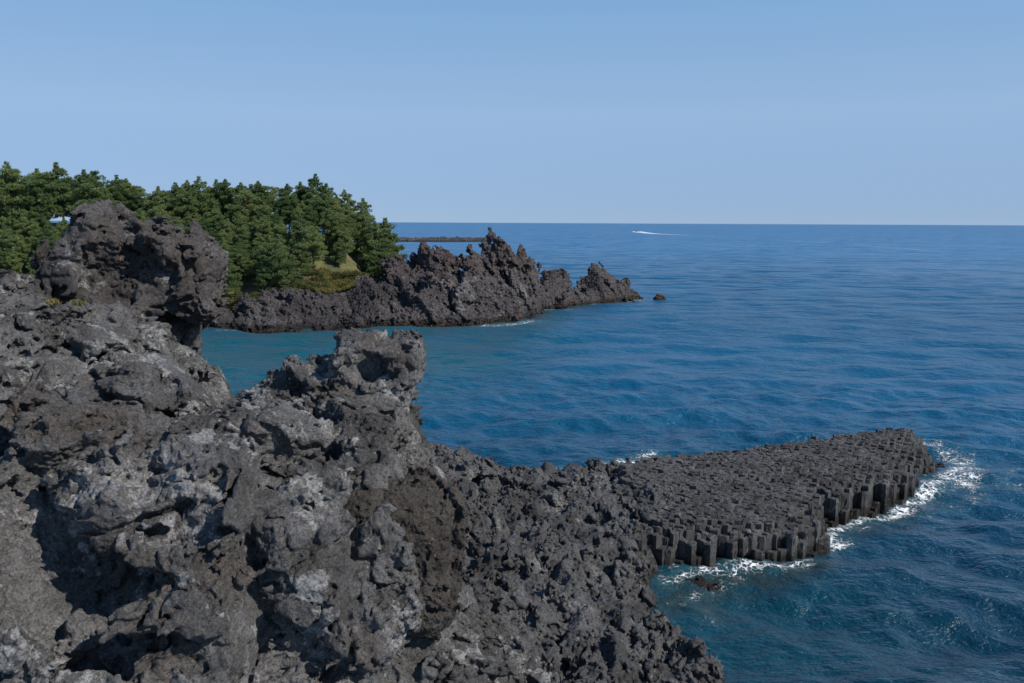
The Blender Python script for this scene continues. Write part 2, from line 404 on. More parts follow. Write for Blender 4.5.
def at_hit(px, py, f=allfg, inset=0.):
    h = hit(f, px, py)
    if h is None: h = at(px, py, Y=18)
    d = ray(px, py); return h + d / np.linalg.norm(d) * inset
def hole(pts, r0, r1=None, f=allfg, inset=.1):
    q = [at_hit(*p, f=f, inset=inset) for p in pts]
    if len(q) == 1: q.append(q[0] + np.array([.02, .02, .02]))
    return cap(q[0], q[1], r0, r1)
cliff_carve = [hole([(12, 520), (62, 552)], .36, .48, inset=.35), hole([(58, 550), (84, 600)], .52, .48, inset=.4), hole([(78, 590), (92, 690)], .50, .46, inset=.5),
    hole([(130, 540), (128, 590)], .13, .18), hole([(0, 625), (3, 690)], .3), hole([(205, 560), (215, 562)], .13),
    hole([(262, 435), (274, 478)], .26, .2, inset=.25), hole([(292, 440), (320, 446)], .32, .26, inset=.2), hole([(338, 448), (356, 456)], .32, .24, inset=.2),
    hole([(300, 652), (332, 668)], .32, .24, inset=.2), hole([(365, 487), (372, 500)], .2, .18, inset=.1), hole([(345, 530), (350, 535)], .16),
    hole([(130, 383), (150, 385)], .32, .26, inset=.15), hole([(145, 310), (118, 312)], .22, .2, inset=.1), hole([(198, 440), (206, 480)], .2, .2, inset=.1),
    hole([(226, 470), (236, 462)], .2, .16, inset=.1), hole([(250, 540), (258, 545)], .16, inset=.1), hole([(112, 478), (104, 490)], .14, inset=.05),
    hole([(20, 470), (8, 478)], .2, .25, inset=.05), hole([(270, 610), (280, 640)], .13, .12, inset=.05), hole([(235, 600), (242, 616)], .14, .12, inset=.05)]
dome_carve = [hole([(92, 262), (136, 270)], .62, .72, dome_f, .05), hole([(165, 308), (182, 312)], .5, .5, dome_f, .05), hole([(140, 268), (165, 275)], .35, .22, dome_f, .1),
    hole([(100, 236), (118, 233)], .14, .12, dome_f, .05), hole([(150, 262), (150, 270)], .2, .2, dome_f, .05)]
crag_carve = [hole([(345, 357), (372, 366)], .30, .42, crag_f, .1), hole([(385, 372), (402, 385)], .36, .26, crag_f, .1), hole([(318, 352), (330, 356)], .2, .22, crag_f, .05),
    hole([(418, 425), (424, 432)], .16, .14, crag_f, .02), hole([(372, 392), (378, 402)], .14, .12, crag_f, .05), hole([(300, 385), (325, 412)], .10, .10, crag_f, .0)]
block_carve = [hole([(336, 575), (342, 605)], .12, .1, block_f), hole([(436, 602), (442, 606)], .2, .15, block_f, .05)]

M_lava = rock_mat('grey_lava_rock', (.046, .043, .041), (.114, .110, .107), (.25, .246, .238))
M_brown = rock_mat('brown_clinker_rock', (.030, .025, .021), (.060, .052, .045), (.15, .14, .125), brown=(.06, .042, .03), pale_amt=.66, freq=1.6)
M_dome = rock_mat('dark_domed_lava', (.040, .035, .033), (.090, .082, .078), (.20, .195, .186), pale_amt=.57)

def blobs(P, lst):
    v = np.zeros(len(P), np.float32)
    for c, r in lst: v = np.maximum(v, 1 - sstep(r * .35, r, np.sqrt(((P - c) ** 2).sum(1))))
    return v
pale_spots = [(at_hit(x, y), r) for x, y, r in ((135, 490, .75), (165, 470, .6), (200, 482, .4), (250, 395, .8), (300, 405, .6), (330, 425, .4), (235, 440, .5), (215, 500, .6),
    (25, 600, .9), (60, 650, .9), (20, 640, .8), (10, 550, .5), (20, 365, .6), (60, 375, .6), (95, 360, .6), (290, 480, .55), (320, 500, .5), (310, 520, .4), (280, 430, .35), (350, 470, .4),
    (200, 372, .6), (220, 385, .5), (400, 640, .7), (470, 650, .8), (250, 620, .4), (180, 530, .6), (345, 640, .4), (150, 340, .7), (55, 300, .6), (100, 300, .5), (90, 330, .4), (392, 395, .35), (405, 405, .3), (318, 372, .3), (282, 355, .25))]
brown_spots = [(at_hit(x, y), r) for x, y, r in ((60, 430, 1.2), (100, 420, 1.0), (30, 410, 1.0), (130, 440, .8), (160, 640, 1.0), (230, 570, .9), (110, 570, .8), (150, 580, .8), (260, 650, .7), (350, 660, 1.), (100, 225, 1.), (150, 230, 1.2), (190, 260, 1.), (330, 400, .8), (370, 340, .6), (400, 360, .6))]

def finish(o, base, pale=True):
    P = co(o.data); fattr(o.data, 'pale', blobs(P, pale_spots)); fattr(o.data, 'brown', blobs(P, brown_spots)); rebase(o, base)

me = sdf_mesh('cliff', cliff_f, (-17.5, 11, 4.5), (3.2, 27.5, 17.5), .06, [(.5, .45, 3, False, 3)], cliff_carve, field=lava_field(1.1, .95), cull=True, band=.85)
me = split(me, clinker())
o = put('lava_cliff', me, M_lava); finish(o, (-8, 18, 5))
tag(o, 'broad grey lava cliff full of hollows filling the lower left of the view', 'cliff')
log('cliff %d' % len(me.vertices))
me = sdf_mesh('dome', dome_f, (-16, 22.5, 12), (-7.2, 29.5, 20), .07, [(.6, .25, 3, False, 21)], dome_carve, field=lava_field(1., .9), cull=True, band=.85)
me = split(me, clinker(1.2))
o = put('domed_rock', me, M_dome); finish(o, (-11.5, 26, 13))
tag(o, 'tall domed dark lava rock with a deep shaded cave, rising against the pine wood', 'rock')
log('dome %d' % len(me.vertices))
me = sdf_mesh('crag', crag_f, (-9.4, 18.3, 4.5), (.6, 24.6, 16.5), .06, [(.7, .18, 3, False, 41)], crag_carve, field=lava_field(.75, .70), cull=True, band=.8)
me = split(me, clinker())
o = put('crag', me, M_lava); finish(o, (-4, 21.5, 6))
tag(o, 'jutting grey crag with a blunt dark overhanging top against the turquoise cove', 'rock')
log('crag %d' % len(me.vertices))
def shag(nb, p):
    q = nb.vm('MULTIPLY', p, (1.3, 1.3, .8))
    return nb.m('ADD', nb.m('MULTIPLY', nb.m('SUBTRACT', nb.noise(q, 4.5, 9, .8), .5), .34), nb.mr(nb.noise(q, 9., 4, .65), .55, .63, 0., -.09))
me = sdf_mesh('block', block_f, (-5.2, 15.3, 8.4), (-.2, 20.2, 13.8), .06, [(.8, .2, 3, False, 61)], block_carve, field=lava_field(.7, .45, .5))
me = split(me, shag)
o = put('boulder', me, M_brown); finish(o, (-2.6, 17.6, 9))
tag(o, 'large shaggy dark brown boulder wedged in the grey cliff beside the lower shelf', 'boulder')
log('block %d' % len(me.vertices))

# ------------------------------------------------------------------ lower shelf, a height field
def poly_dist(P, poly, closed=False):
    """distance to a polyline, fraction of the way along each nearest segment, its index"""
    best = np.full(len(P), 1e9); idx = np.zeros(len(P), int); tt = np.zeros(len(P))
    n = len(poly)
    for k in range(n if closed else n - 1):
        a = np.array(poly[k][:2], float); b = np.array(poly[(k + 1) % n][:2], float); d = b - a
        t = np.clip(((P[:, :2] - a) @ d) / (d @ d), 0, 1); e = np.sqrt(((P[:, :2] - a - t[:, None] * d) ** 2).sum(1))
        m = e < best; best[m] = e[m]; idx[m] = k; tt[m] = t[m]
    return best, idx, tt
def inside(P, poly):
    r = np.zeros(len(P), bool); n = len(poly)
    for k in range(n):
        x0, y0 = poly[k][:2]; x1, y1 = poly[(k + 1) % n][:2]
        c = (y0 > P[:, 1]) != (y1 > P[:, 1])
        with np.errstate(divide='ignore', invalid='ignore'):
            r ^= c & (P[:, 0] < (x1 - x0) * (P[:, 1] - y0) / (y1 - y0 + 1e-12) + x0)
    return r
def grid_mesh(name, x0, x1, y0, y1, st, zf):
    xs = np.arange(x0, x1, st); ys = np.arange(y0, y1, st); X, Y = np.meshgrid(xs, ys, indexing='ij')
    P = np.stack([X.ravel(), Y.ravel(), np.zeros(X.size)], 1); P[:, 2] = zf(P)
    n, m = len(xs), len(ys); i = np.arange((n - 1) * (m - 1)); a = (i // (m - 1)) * m + i % (m - 1)
    Q = np.stack([a, a + m, a + m + 1, a + 1], 1)
    return P, Q
shelf_poly = [(9.6, 22), (9.3, 28), (8.9, 31.6), (8.0, 33.5), (7.6, 35.2), (7.9, 37.5), (7.7, 40.2), (9.2, 42.9), (13.5, 45.5), (14, 52), (9, 55.5), (5.0, 54.5), (0.5, 54), (-5, 55), (-14, 54), (-16, 22)]
ctl = [at(*p[:2], Y=p[2]) for p in ((455, 472, 47), (520, 474, 50), (600, 470, 51), (430, 455, 50), (500, 540, 38), (560, 600, 32), (600, 640, 29.3), (650, 655, 30), (640, 530, 43.5), (560, 520, 43.), (660, 600, 36.5), (480, 620, 30.), (560, 683, 27), (650, 683, 28), (520, 500, 45.))]
ctl = np.array(ctl + [(-5, 30, 5.5), (-5, 40, 5.2), (-10, 45, 5), (7.2, 45, 2.7), (7.4, 48, 3.1), (6.8, 43, 2.3), (12.5, 46, .9), (12.5, 51, 1.4), (9.5, 45, 2.1), (9.5, 49, 2.5)])
def shelf_z(P):
    d2 = ((P[:, None, :2] - ctl[None, :, :2]) ** 2).sum(2) + .4; w = d2 ** -1.6
    zin = (w * ctl[None, :, 2]).sum(1) / w.sum(1)
    d, _, _ = poly_dist(P, shelf_poly, True); d = np.where(inside(P, shelf_poly), d, -d)
    d = d + .7 * fbm(P * .45, 3, 71)
    zin = zin + .45 * fbm(P * np.array([.35, .35, 0]), 3, 73)
    return np.where(d > -.2, -1. + (zin + 1.) * sstep(-.2, 2.1, d) ** .85, -1.5 + d * .2)
def shelf_f(P): return (P[:, 2] - shelf_z(P)) * .75
def shelf_field(nb, p):
    w = nb.vm('MULTIPLY', warped(nb, p, .6, 1.), (1., .75, 1.1)); f1, _ = facet(nb, w, .75, .42); e = nb.mr(nb.vor(w, .75, 'DISTANCE_TO_EDGE'), 0., .06, -.16, 0.)
    w2 = nb.vm('MULTIPLY', warped(nb, p, 1.4, .5), (1., .8, 1.)); f2, d2 = facet(nb, w2, 1.7, .36, 5.); e2 = nb.mr(nb.vor(w2, 1.7, 'DISTANCE_TO_EDGE'), 0., .08, -.12, 0.)
    wc = nb.vm('MULTIPLY', warped(nb, p, .8, .45, 3), (1., .95, .16)); sc = nb.new('ShaderNodeSeparateXYZ'); nb.l.new(nb.vor(wc, 1.55, 'F1', 1), sc.inputs[0])
    block = nb.m('ADD', nb.m('MULTIPLY', nb.m('SUBTRACT', sc.outputs[0], .5), .42), nb.mr(nb.vor(wc, 1.55, 'DISTANCE_TO_EDGE'), 0., .10, -.20, 0.))
    block = nb.m('MULTIPLY', block, nb.mr(nb.noise(p, .28, 2), .36, .52, .35, 1.))
    h = nb.mr(nb.noise(w2, .9, 4, .5), .60, .65, 0., -.38); r = nb.m('MULTIPLY', nb.m('SUBTRACT', nb.noise(p, 1.3, 7, .6, 'RIDGED_MULTIFRACTAL'), .15), .3)
    f3, _ = facet(nb, warped(nb, p, 3., .2, 2), 3.6, .34, 2.)
    t = f1
    for q in (e, f2, e2, h, r, f3, block): t = nb.m('ADD', t, q)
    return t
me = sdf_mesh('shelf', shelf_f, (-6, 23.5, -1.2), (13, 57.5, 7.2), .085, field=shelf_field, band=.7)
me = split(me, clinker(1.2, .9))
M_shelf = rock_mat('dark_shore_rock', (.042, .040, .039), (.092, .090, .089), (.20, .198, .195), pale_amt=.60, freq=.9, stain=False, wet_z=1.3)
o = put('rock_shelf', me, M_shelf)
P = co(o.data)
sp = [(at(x, y, Y=Y), r) for x, y, Y, r in ((575, 603, 32, .6), (585, 610, 32, .5), (545, 560, 36, .9), (605, 565, 38, 1.2), (500, 545, 39, 1.), (480, 470, 47, 1.2), (570, 480, 49, 1.8), (600, 480, 49, 1.5), (470, 600, 30, .7), (515, 590, 32, .6), (560, 500, 45, 1.4))]
fattr(o.data, 'pale', blobs(P, sp) * .8); fattr(o.data, 'brown', np.zeros(len(P)))
rebase(o, (0, 40, 0))
tag(o, 'low knobbly dark rock shelf running from the cliff foot to the columns', 'rock shelf')
log('shelf %d' % len(me.vertices))

# ------------------------------------------------------------------ basalt columns
front = [(5.0, 42.6), (7.4, 41.9), (9.3, 42.0), (13.0, 42.4), (15.6, 43.3), (17.0, 44.2), (17.3, 46.2), (18.9, 48.7), (21.2, 50.4), (23.3, 51.9), (25.6, 53.7), (27.6, 55.8), (30.0, 58.3), (31.6, 60.1), (32.3, 62.0)]
back = [(31.0, 63.4), (26, 61.2), (20.1, 58.4), (12.3, 54.6), (8.5, 53.2), (5.2, 51.4), (3.5, 50.6)]
plat = front + back
def clip_cell(c, nbrs, r0):
    poly = [c + r0 * np.array([math.cos(a), math.sin(a)]) for a in np.linspace(0, 2 * math.pi, 13)[:-1]]
    for q in nbrs:
        mid = (c + q) / 2; n = q - c; out = []
        for k in range(len(poly)):
            a, b = poly[k], poly[(k + 1) % len(poly)]; da, db = (a - mid) @ n, (b - mid) @ n
            if da <= 0: out.append(a)
            if da * db < 0: out.append(a + (b - a) * da / (da - db))
        poly = out
        if len(poly) < 3: return None
    res = []
    for p in poly:                                   # drop near-double corners
        if not res or np.linalg.norm(p - res[-1]) > .05: res.append(p)
    if len(res) > 3 and np.linalg.norm(res[0] - res[-1]) < .05: res.pop()
    return res
SP = .50; pts = []
for j in range(0, 64):
    for i in range(0, 86):
        x = 1 + i * SP + (j % 2) * SP * .5; y = 40 + j * SP * .866
        pts.append((x + random.uniform(-.13, .13), y + random.uniform(-.13, .13)))
pts = np.array(pts); P3 = np.c_[pts, np.zeros(len(pts))]
ins = inside(P3, plat); df, fi, ft = poly_dist(P3, front); db_, _, _ = poly_dist(P3, back)
dtip = np.hypot(pts[:, 0] - 32.3, pts[:, 1] - 61)
big = fbm(P3 * .22, 3, 101); mid_n = fbm(P3 * .55, 2, 107)
def d_front(c): return c[1] > 43.5
cols = []
cellid = {}
for k, p in enumerate(pts): cellid.setdefault((int(p[0]), int(p[1])), []).append(k)
for k in np.nonzero(ins)[0]:
    c = pts[k]; nb_ = [q for dx in (-1, 0, 1) for dy in (-1, 0, 1) for q in cellid.get((int(c[0]) + dx, int(c[1]) + dy), []) if q != k and np.hypot(*(pts[q] - c)) < 1.15]
    poly = clip_cell(c, [pts[q] for q in nb_], .62)
    if poly is None or len(poly) < 4: continue
    if c[0] < 7.2 + 1.6 * mid_n[k] - .12 * (c[1] - 46) and d_front(c): continue
    d = df[k]; w = d + db_[k]
    z = lerp(2.05, 3.2, min(1, d / max(w, .1)) ** .8) + .22 * big[k] + .045 * round(2.2 * mid_n[k])
    if c[0] < 8: z += .25 * (8 - c[0]) / 4
    if d < 1.7:                                       # broken steps down the seaward face
        st = max(0, .5 + .9 * mid_n[k] + random.uniform(-.4, .4)) * (1.7 - d) / 1.7
        z -= .95 * st
        if d < .48: z -= random.choice([0, 0, .1, .8, 1.0, 1.3])
    if c[0] > 26.5: z -= max(0, (2.6 - d)) * .42 * random.uniform(.5, 1.3)
    if dtip[k] < 3.4: z -= (3.4 - dtip[k]) * .62
    if db_[k] < .6: z -= random.uniform(0, .7)
    z = max(z + random.gauss(0, .022), random.uniform(.15, .45))
    cols.append((k, poly, z, d))
def col_geo(c, poly, z, ox=0, oy=0):
    """one prism: wobbling sides with joint rings, a chipped rim and a tilted uneven top"""
    n = len(poly); V = []; Fc = []
    pol = np.array(poly) - c
    lev = [-1.4]; q = .0
    while q < z - .45: lev.append(q + random.uniform(-.1, .1)); q += random.uniform(.45, .8)
    q = 2.4 if random.random() < .12 else 1.; tx, ty = random.gauss(.04, .10) * q, random.gauss(-.06, .10) * q
    rings = [(l, .985 + random.uniform(-.025, .01), 0) for l in lev] + [(z - .05, .98, 1), (z - .005, .93, 1), (z + .01, .5, 1)]
    for l, s, t in rings:
        for p in pol:
            x, y = p * s * (1 + (random.uniform(-.05, .05) if t else random.uniform(-.012, .012)))
            V.append((c[0] + x - ox, c[1] + y - oy, l + (t * (x * tx + y * ty) + (random.uniform(-.035, .035) if t else 0))))
    V.append((c[0] - ox, c[1] - oy, z + random.uniform(-.02, .06)))
    for r in range(len(rings) - 1):
        for i in range(n): Fc.append((r * n + i, r * n + (i + 1) % n, (r + 1) * n + (i + 1) % n, (r + 1) * n + i))
    b = (len(rings) - 1) * n
    for i in range(n): Fc.append((b + i, b + (i + 1) % n, len(V) - 1))
    return V, Fc
def weather(me):
    """cut the faces finer and wear them unevenly"""
    o = bpy.data.objects.new('tmp', me); COL.objects.link(o); ng = bpy.data.node_groups.new('wear', 'GeometryNodeTree'); nb = NB(ng)
    ng.interface.new_socket('Geometry', in_out='INPUT', socket_type='NodeSocketGeometry'); ng.interface.new_socket('Geometry', in_out='OUTPUT', socket_type='NodeSocketGeometry')
    gi = nb.new('NodeGroupInput'); go = nb.new('NodeGroupOutput'); sd_ = nb.new('GeometryNodeSubdivideMesh'); sd_.inputs['Level'].default_value = 2; nb.l.new(gi.outputs[0], sd_.inputs[0])
    p = nb.new('GeometryNodeInputPosition').outputs[0]; nrm = nb.new('GeometryNodeInputNormal').outputs[0]; sp = nb.new('GeometryNodeSetPosition'); nb.l.new(sd_.outputs[0], sp.inputs['Geometry'])
    h = nb.m('ADD', nb.m('MULTIPLY', nb.m('SUBTRACT', nb.noise(p, 2.2, 4, .6), .55), .16), nb.m('ADD', nb.mr(nb.noise(p, 5., 3, .6), .56, .66, 0., -.06), nb.m('MULTIPLY', nb.m('SUBTRACT', nb.noise(p, 9., 3, .6), .5), .05)))
    nb.l.new(nb.vm('SCALE', nrm, scale=h), sp.inputs['Offset']); nb.l.new(sp.outputs[0], go.inputs[0]); o.modifiers.new('g', 'NODES').node_group = ng
    r = bpy.data.meshes.new_from_object(o.evaluated_get(bpy.context.evaluated_depsgraph_get())); bpy.data.objects.remove(o); bpy.data.meshes.remove(me); bpy.data.node_groups.remove(ng)
    smooth(r, False)
    return r
M_col = rock_mat('dark_column_basalt', (.046, .044, .043), (.090, .088, .087), (.175, .174, .172), pale_amt=.58, freq=1.2, stain=False, bump=.02, wet_z=1.25)
head = empty('columnar_headland', (18, 51, 0))
tag(head, 'low headland of packed hexagonal basalt columns running out into the sea', 'rock headland')
# the columns that show largest: front face first
vis = sorted([q for q in cols if q[3] < 1.5 and pts[q[0]][0] > 7.6], key=lambda q: (math.hypot(*pts[q[0]]) / 10 + q[3] * 1.4))[:100]
vs = set(q[0] for q in vis)
V, Fc = [], []
for k, poly, z, d in cols:
    v, f = col_geo(pts[k], poly, z, 18, 51)
    if k in vs:
        base = pts[k] - np.array([18, 51]); me = new_mesh('column', [(a - base[0], b - base[1], c) for a, b, c in v], f)
        put('column', weather(me), M_col, head, (base[0], base[1], 0))
    else:
        b = len(V); V += v; Fc += [tuple(b + i for i in t) for t in f]
o = put('columns', weather(new_mesh('columns', V, Fc)), M_col, head); o['kind'] = 'stuff'
log('columns %d' % len(cols))

# ------------------------------------------------------------------ far headland and wooded hill
coast = [(-120, 146), (-80, 142), (-50, 141), (-42, 139), (-34.6, 138), (-26, 141), (-19, 145), (-12.5, 147), (-5, 150.5), (1.45, 155), (5, 164), (6.8, 176), (13, 183), (19.5, 188.5), (25, 195), (30.5, 201.5)]
ridge = [(-120, 165, 6), (-80, 158, 5.), (-62, 155, 4.)] + [tuple(at(px, py, Y=Y)) for px, py, Y in ((215, 303, 150), (260, 299, 150), (300, 287, 151), (325, 290, 153), (340, 291, 154), (356, 282, 156), (372, 270, 159), (395, 261, 164), (412, 257, 165), (440, 252, 165), (455, 257, 165), (470, 257, 166), (480, 246, 165), (489, 234, 164), (495, 240, 164), (503, 243, 164), (512, 254, 166), (526, 248, 167), (533, 253, 168), (540, 258, 172), (560, 269, 180), (576, 275, 186), (592, 274, 193), (614, 267, 197), (622, 276, 199), (630, 291, 201), (637, 298, 203))]
rz = np.array([r[2] for r in ridge])
def head_z(P):
    dc, ci, ct = poly_dist(P, coast); dr, ri, rt = poly_dist(P, ridge); hr = lerp(rz[ri], rz[np.minimum(ri + 1, len(rz) - 1)], rt)
    cx = np.array([c[0] for c in coast]); cy = np.array([c[1] for c in coast])
    inl = P[:, 1] > np.interp(P[:, 0], cx, cy)
    rx = np.array([r[0] for r in ridge]); ry = np.array([r[1] for r in ridge])
    beh = P[:, 1] > np.interp(P[:, 0], rx, ry)
    fr = hr * (dc / (dc + dr + 1e-6)) ** .54
    bk = hr - .75 * dr ** 1.15
    z = np.where(beh, bk, np.where(inl, fr, -dc * .8))
    z = np.where((P[:, 0] > 31.5) | (P[:, 0] < -119), -2, z)
    return np.maximum(z + .6 * fbm(P * .16, 3, 131) * sstep(0, 4, z), -2.5)
def jag(nb, p):
    w = nb.vm('MULTIPLY', warped(nb, p, .14, 5.), (1., 1., .55))
    f, d = facet(nb, w, .16, .75); e = nb.vor(w, .16, 'DISTANCE_TO_EDGE')
    r = nb.noise(w, .17, 4, .5, 'RIDGED_MULTIFRACTAL', 2.1)
    z = nb.new('ShaderNodeSeparateXYZ'); nb.l.new(p, z.inputs[0]); fade = nb.mr(z.outputs[2], -1., 4., .25, 1.)
    return nb.m('MULTIPLY', nb.m('ADD', nb.m('ADD', f, nb.mr(e, 0., .07, -1.1, 0.)), nb.m('MULTIPLY', nb.m('SUBTRACT', r, 1.1), 1.1)), fade)
def jag2(nb, p):
    w = nb.vm('MULTIPLY', warped(nb, p, .4, 2.), (1., 1., .65))
    f, d = facet(nb, w, .48, .75, 4.)
    return nb.m('ADD', f, nb.m('ADD', nb.mr(nb.noise(w, .35, 3, .5), .58, .66, 0., -.9), nb.m('MULTIPLY', nb.m('SUBTRACT', nb.noise(w, .9, 7, .62, 'RIDGED_MULTIFRACTAL'), 1.2), .30)))
def head_f(P): return (P[:, 2] - head_z(P)) * .55
def head_field(nb, p):
    z = nb.new('ShaderNodeSeparateXYZ'); nb.l.new(p, z.inputs[0]); sl = nb.new('ShaderNodeCombineXYZ')      # slabs lean over to the right
    nb.l.new(nb.m('MULTIPLY_ADD', z.outputs[2], .55, z.outputs[0]), sl.inputs[0]); nb.l.new(nb.m('MULTIPLY_ADD', z.outputs[2], -.35, z.outputs[1]), sl.inputs[1]); nb.l.new(nb.m('MULTIPLY', z.outputs[2], .6), sl.inputs[2])
    q = sl.outputs[0]
    w = warped(nb, q, .10, 3., 3); f1, _ = facet(nb, w, .13, .33); e1 = nb.mr(nb.vor(w, .13, 'DISTANCE_TO_EDGE'), 0., .05, -.8, 0.)
    w2 = warped(nb, q, .3, 1., 3); f2, _ = facet(nb, w2, .34, .55, 4.); e2 = nb.mr(nb.vor(w2, .34, 'DISTANCE_TO_EDGE'), 0., .06, -.7, 0.)
    f3, _ = facet(nb, warped(nb, q, .9, .4, 2), .85, .62, 2.)
    h = nb.mr(nb.noise(w2, .2, 3, .5), .60, .64, 0., -1.6); r = nb.m('MULTIPLY', nb.m('SUBTRACT', nb.noise(w, .22, 5, .55, 'RIDGED_MULTIFRACTAL'), .08), .9)
    t = f1
    for k in (e1, f2, e2, f3, h, r): t = nb.m('ADD', t, k)
    return nb.m('MULTIPLY', t, nb.mr(z.outputs[2], -1., 3., .4, 1.))
def head_fine(nb, p):
    f, _ = facet(nb, p, 1.9, .6, 1.); return nb.m('ADD', f, nb.m('MULTIPLY', nb.m('SUBTRACT', nb.noise(p, 1.5, 5, .6), .5), .28))
me = sdf_mesh('headland', head_f, (-78, 134, -1.6), (35.5, 212, 19), .30, field=head_field, cull=True, band=3.)
me = split(me, head_fine)
M_head = rock_mat('purple_brown_lava', (.046, .040, .041), (.100, .090, .090), (.20, .192, .19), brown=(.085, .060, .055), pale_amt=.58, freq=.16, stain=False, bump=.06, wet_z=1.9)
o = put('rocky_headland', me, M_head); P = co(me); fattr(me, 'pale', np.zeros(len(P))); fattr(me, 'brown', sstep(5, 11, P[:, 2]) * .55)
rebase(o, (-15, 165, 0))
tag(o, 'jagged purple brown lava headland with a spiky crest reaching into the sea', 'rock headland')
log('headland %d' % len(me.vertices))

hx = [-170, -115, -98, -80, -70, -55, -37, -31, -27, -23, -19]; hmax = [19, 18.5, 18, 17.2, 14.4, 14.6, 15.2, 10., 5.6, 2., -2]
rxs = [r[0] for r in ridge]; rys = [r[1] for r in ridge]
def hill_z(P):
    q = P[:, 0]; ry = np.interp(q, rxs, rys); base = np.interp(q, rxs, rz); d = P[:, 1] - ry
    z = base - .9 + np.where(d > 0, .40 * d, 1.6 * d)
    z = np.minimum(z, np.interp(q, hx, hmax) - .35 * (P[:, 1] - 192).clip(0, 80)) + .5 * fbm(P * .12, 3, 151)
    return z
def hz(x, y): return float(hill_z(np.array([[x, y, 0.]]))[0])
P, Q = grid_mesh('hill', -170, -18, 146, 262, 1.0, hill_z)
keep = P[Q, 2].min(1) > -2.2; me = fast_quads('hill', P, Q[keep]); smooth(me)
M_hill, nb, b = material('hill_soil'); p = pos(nb)
c = nb.mix(nb.mr(nb.noise(p, .25, 6, .6), .4, .6), (.05, .06, .022), (.13, .12, .04)); c = nb.mix(nb.mr(nb.noise(p, .5, 5, .6), .56, .64), c, (.09, .07, .055))
nb.l.new(c, b.inputs['Base Color']); b.inputs['Roughness'].default_value = .95
tag(put('hill', me, M_hill), kind='structure')

# ------------------------------------------------------------------ pines
M_bark = simple('pine_bark', (.085, .06, .045), .9, .4, 3.)
def leaf_mat(name, a, bcol):
    m, nb, b = material(name); oi = nb.new('ShaderNodeObjectInfo'); p = pos(nb)
    f = nb.m('ADD', nb.m('MULTIPLY', nb.noise(p, .55, 4, .6), .9), nb.m('MULTIPLY', oi.outputs['Random'], .5))
    c = nb.mix(nb.mr(f, .4, .95), a, bcol)
    nb.l.new(c, b.inputs['Base Color']); b.inputs['Roughness'].default_value = .6; b.inputs['Specular IOR Level'].default_value = .25
    tr = nb.new('ShaderNodeBsdfTranslucent'); nb.l.new(c, tr.inputs[0]); mx = nb.new('ShaderNodeMixShader'); mx.inputs[0].default_value = .42
    out = [n for n in nb.n if n.type == 'OUTPUT_MATERIAL'][0]
    nb.l.new(b.outputs[0], mx.inputs[1]); nb.l.new(tr.outputs[0], mx.inputs[2]); nb.l.new(mx.outputs[0], out.inputs[0]); return m
M_pine = leaf_mat('pine_needles', (.095, .155, .058), (.215, .268, .100))
M_bush = leaf_mat('shrub_leaves', (.075, .10, .03), (.15, .155, .055))
M_grass = leaf_mat('dry_grass', (.12, .13, .03), (.24, .20, .07))
def tube(V, Fc, path, radii, n=6):
    b0 = len(V)
    for k, p in enumerate(path):
        p = np.array(p); d = np.array(path[min(k + 1, len(path) - 1)]) - np.array(path[max(k - 1, 0)]); d = d / (np.linalg.norm(d) + 1e-9)
        u = np.cross(d, (0, 0, 1.) if abs(d[2]) < .9 else (1., 0, 0)); u /= np.linalg.norm(u); w = np.cross(d, u)
        for i in range(n):
            a = 2 * math.pi * i / n; V.append(tuple(p + radii[k] * (math.cos(a) * u + math.sin(a) * w)))
    for k in range(len(path) - 1):
        for i in range(n): Fc.append((b0 + k * n + i, b0 + k * n + (i + 1) % n, b0 + (k + 1) * n + (i + 1) % n, b0 + (k + 1) * n + i))
    V.append(tuple(path[-1])); e = len(V) - 1; q = b0 + (len(path) - 1) * n
    for i in range(n): Fc.append((q + i, q + (i + 1) % n, e))
def sheaf(r, C, out, size, nbl=7):
    """a tuft of needle blades around the points C, leaning towards out; returns triangles"""
    n = len(C)
    d = out[:, None, :] * .8 + r.normal(0, .55, (n, nbl, 3)); d[:, :, 2] += .35; d /= np.linalg.norm(d, axis=2, keepdims=True)
    s = np.cross(d, r.normal(0, 1, (n, nbl, 3))); s /= np.linalg.norm(s, axis=2, keepdims=True) + 1e-9
    L = size * r.uniform(.6, 1.25, (n, nbl, 1)); W = L * .17
    a = C[:, None, :] + d * L * .08 + s * W; b = C[:, None, :] + d * L * .08 - s * W; t = C[:, None, :] + d * L
    return np.stack([a, b, t], 2).reshape(-1, 3)
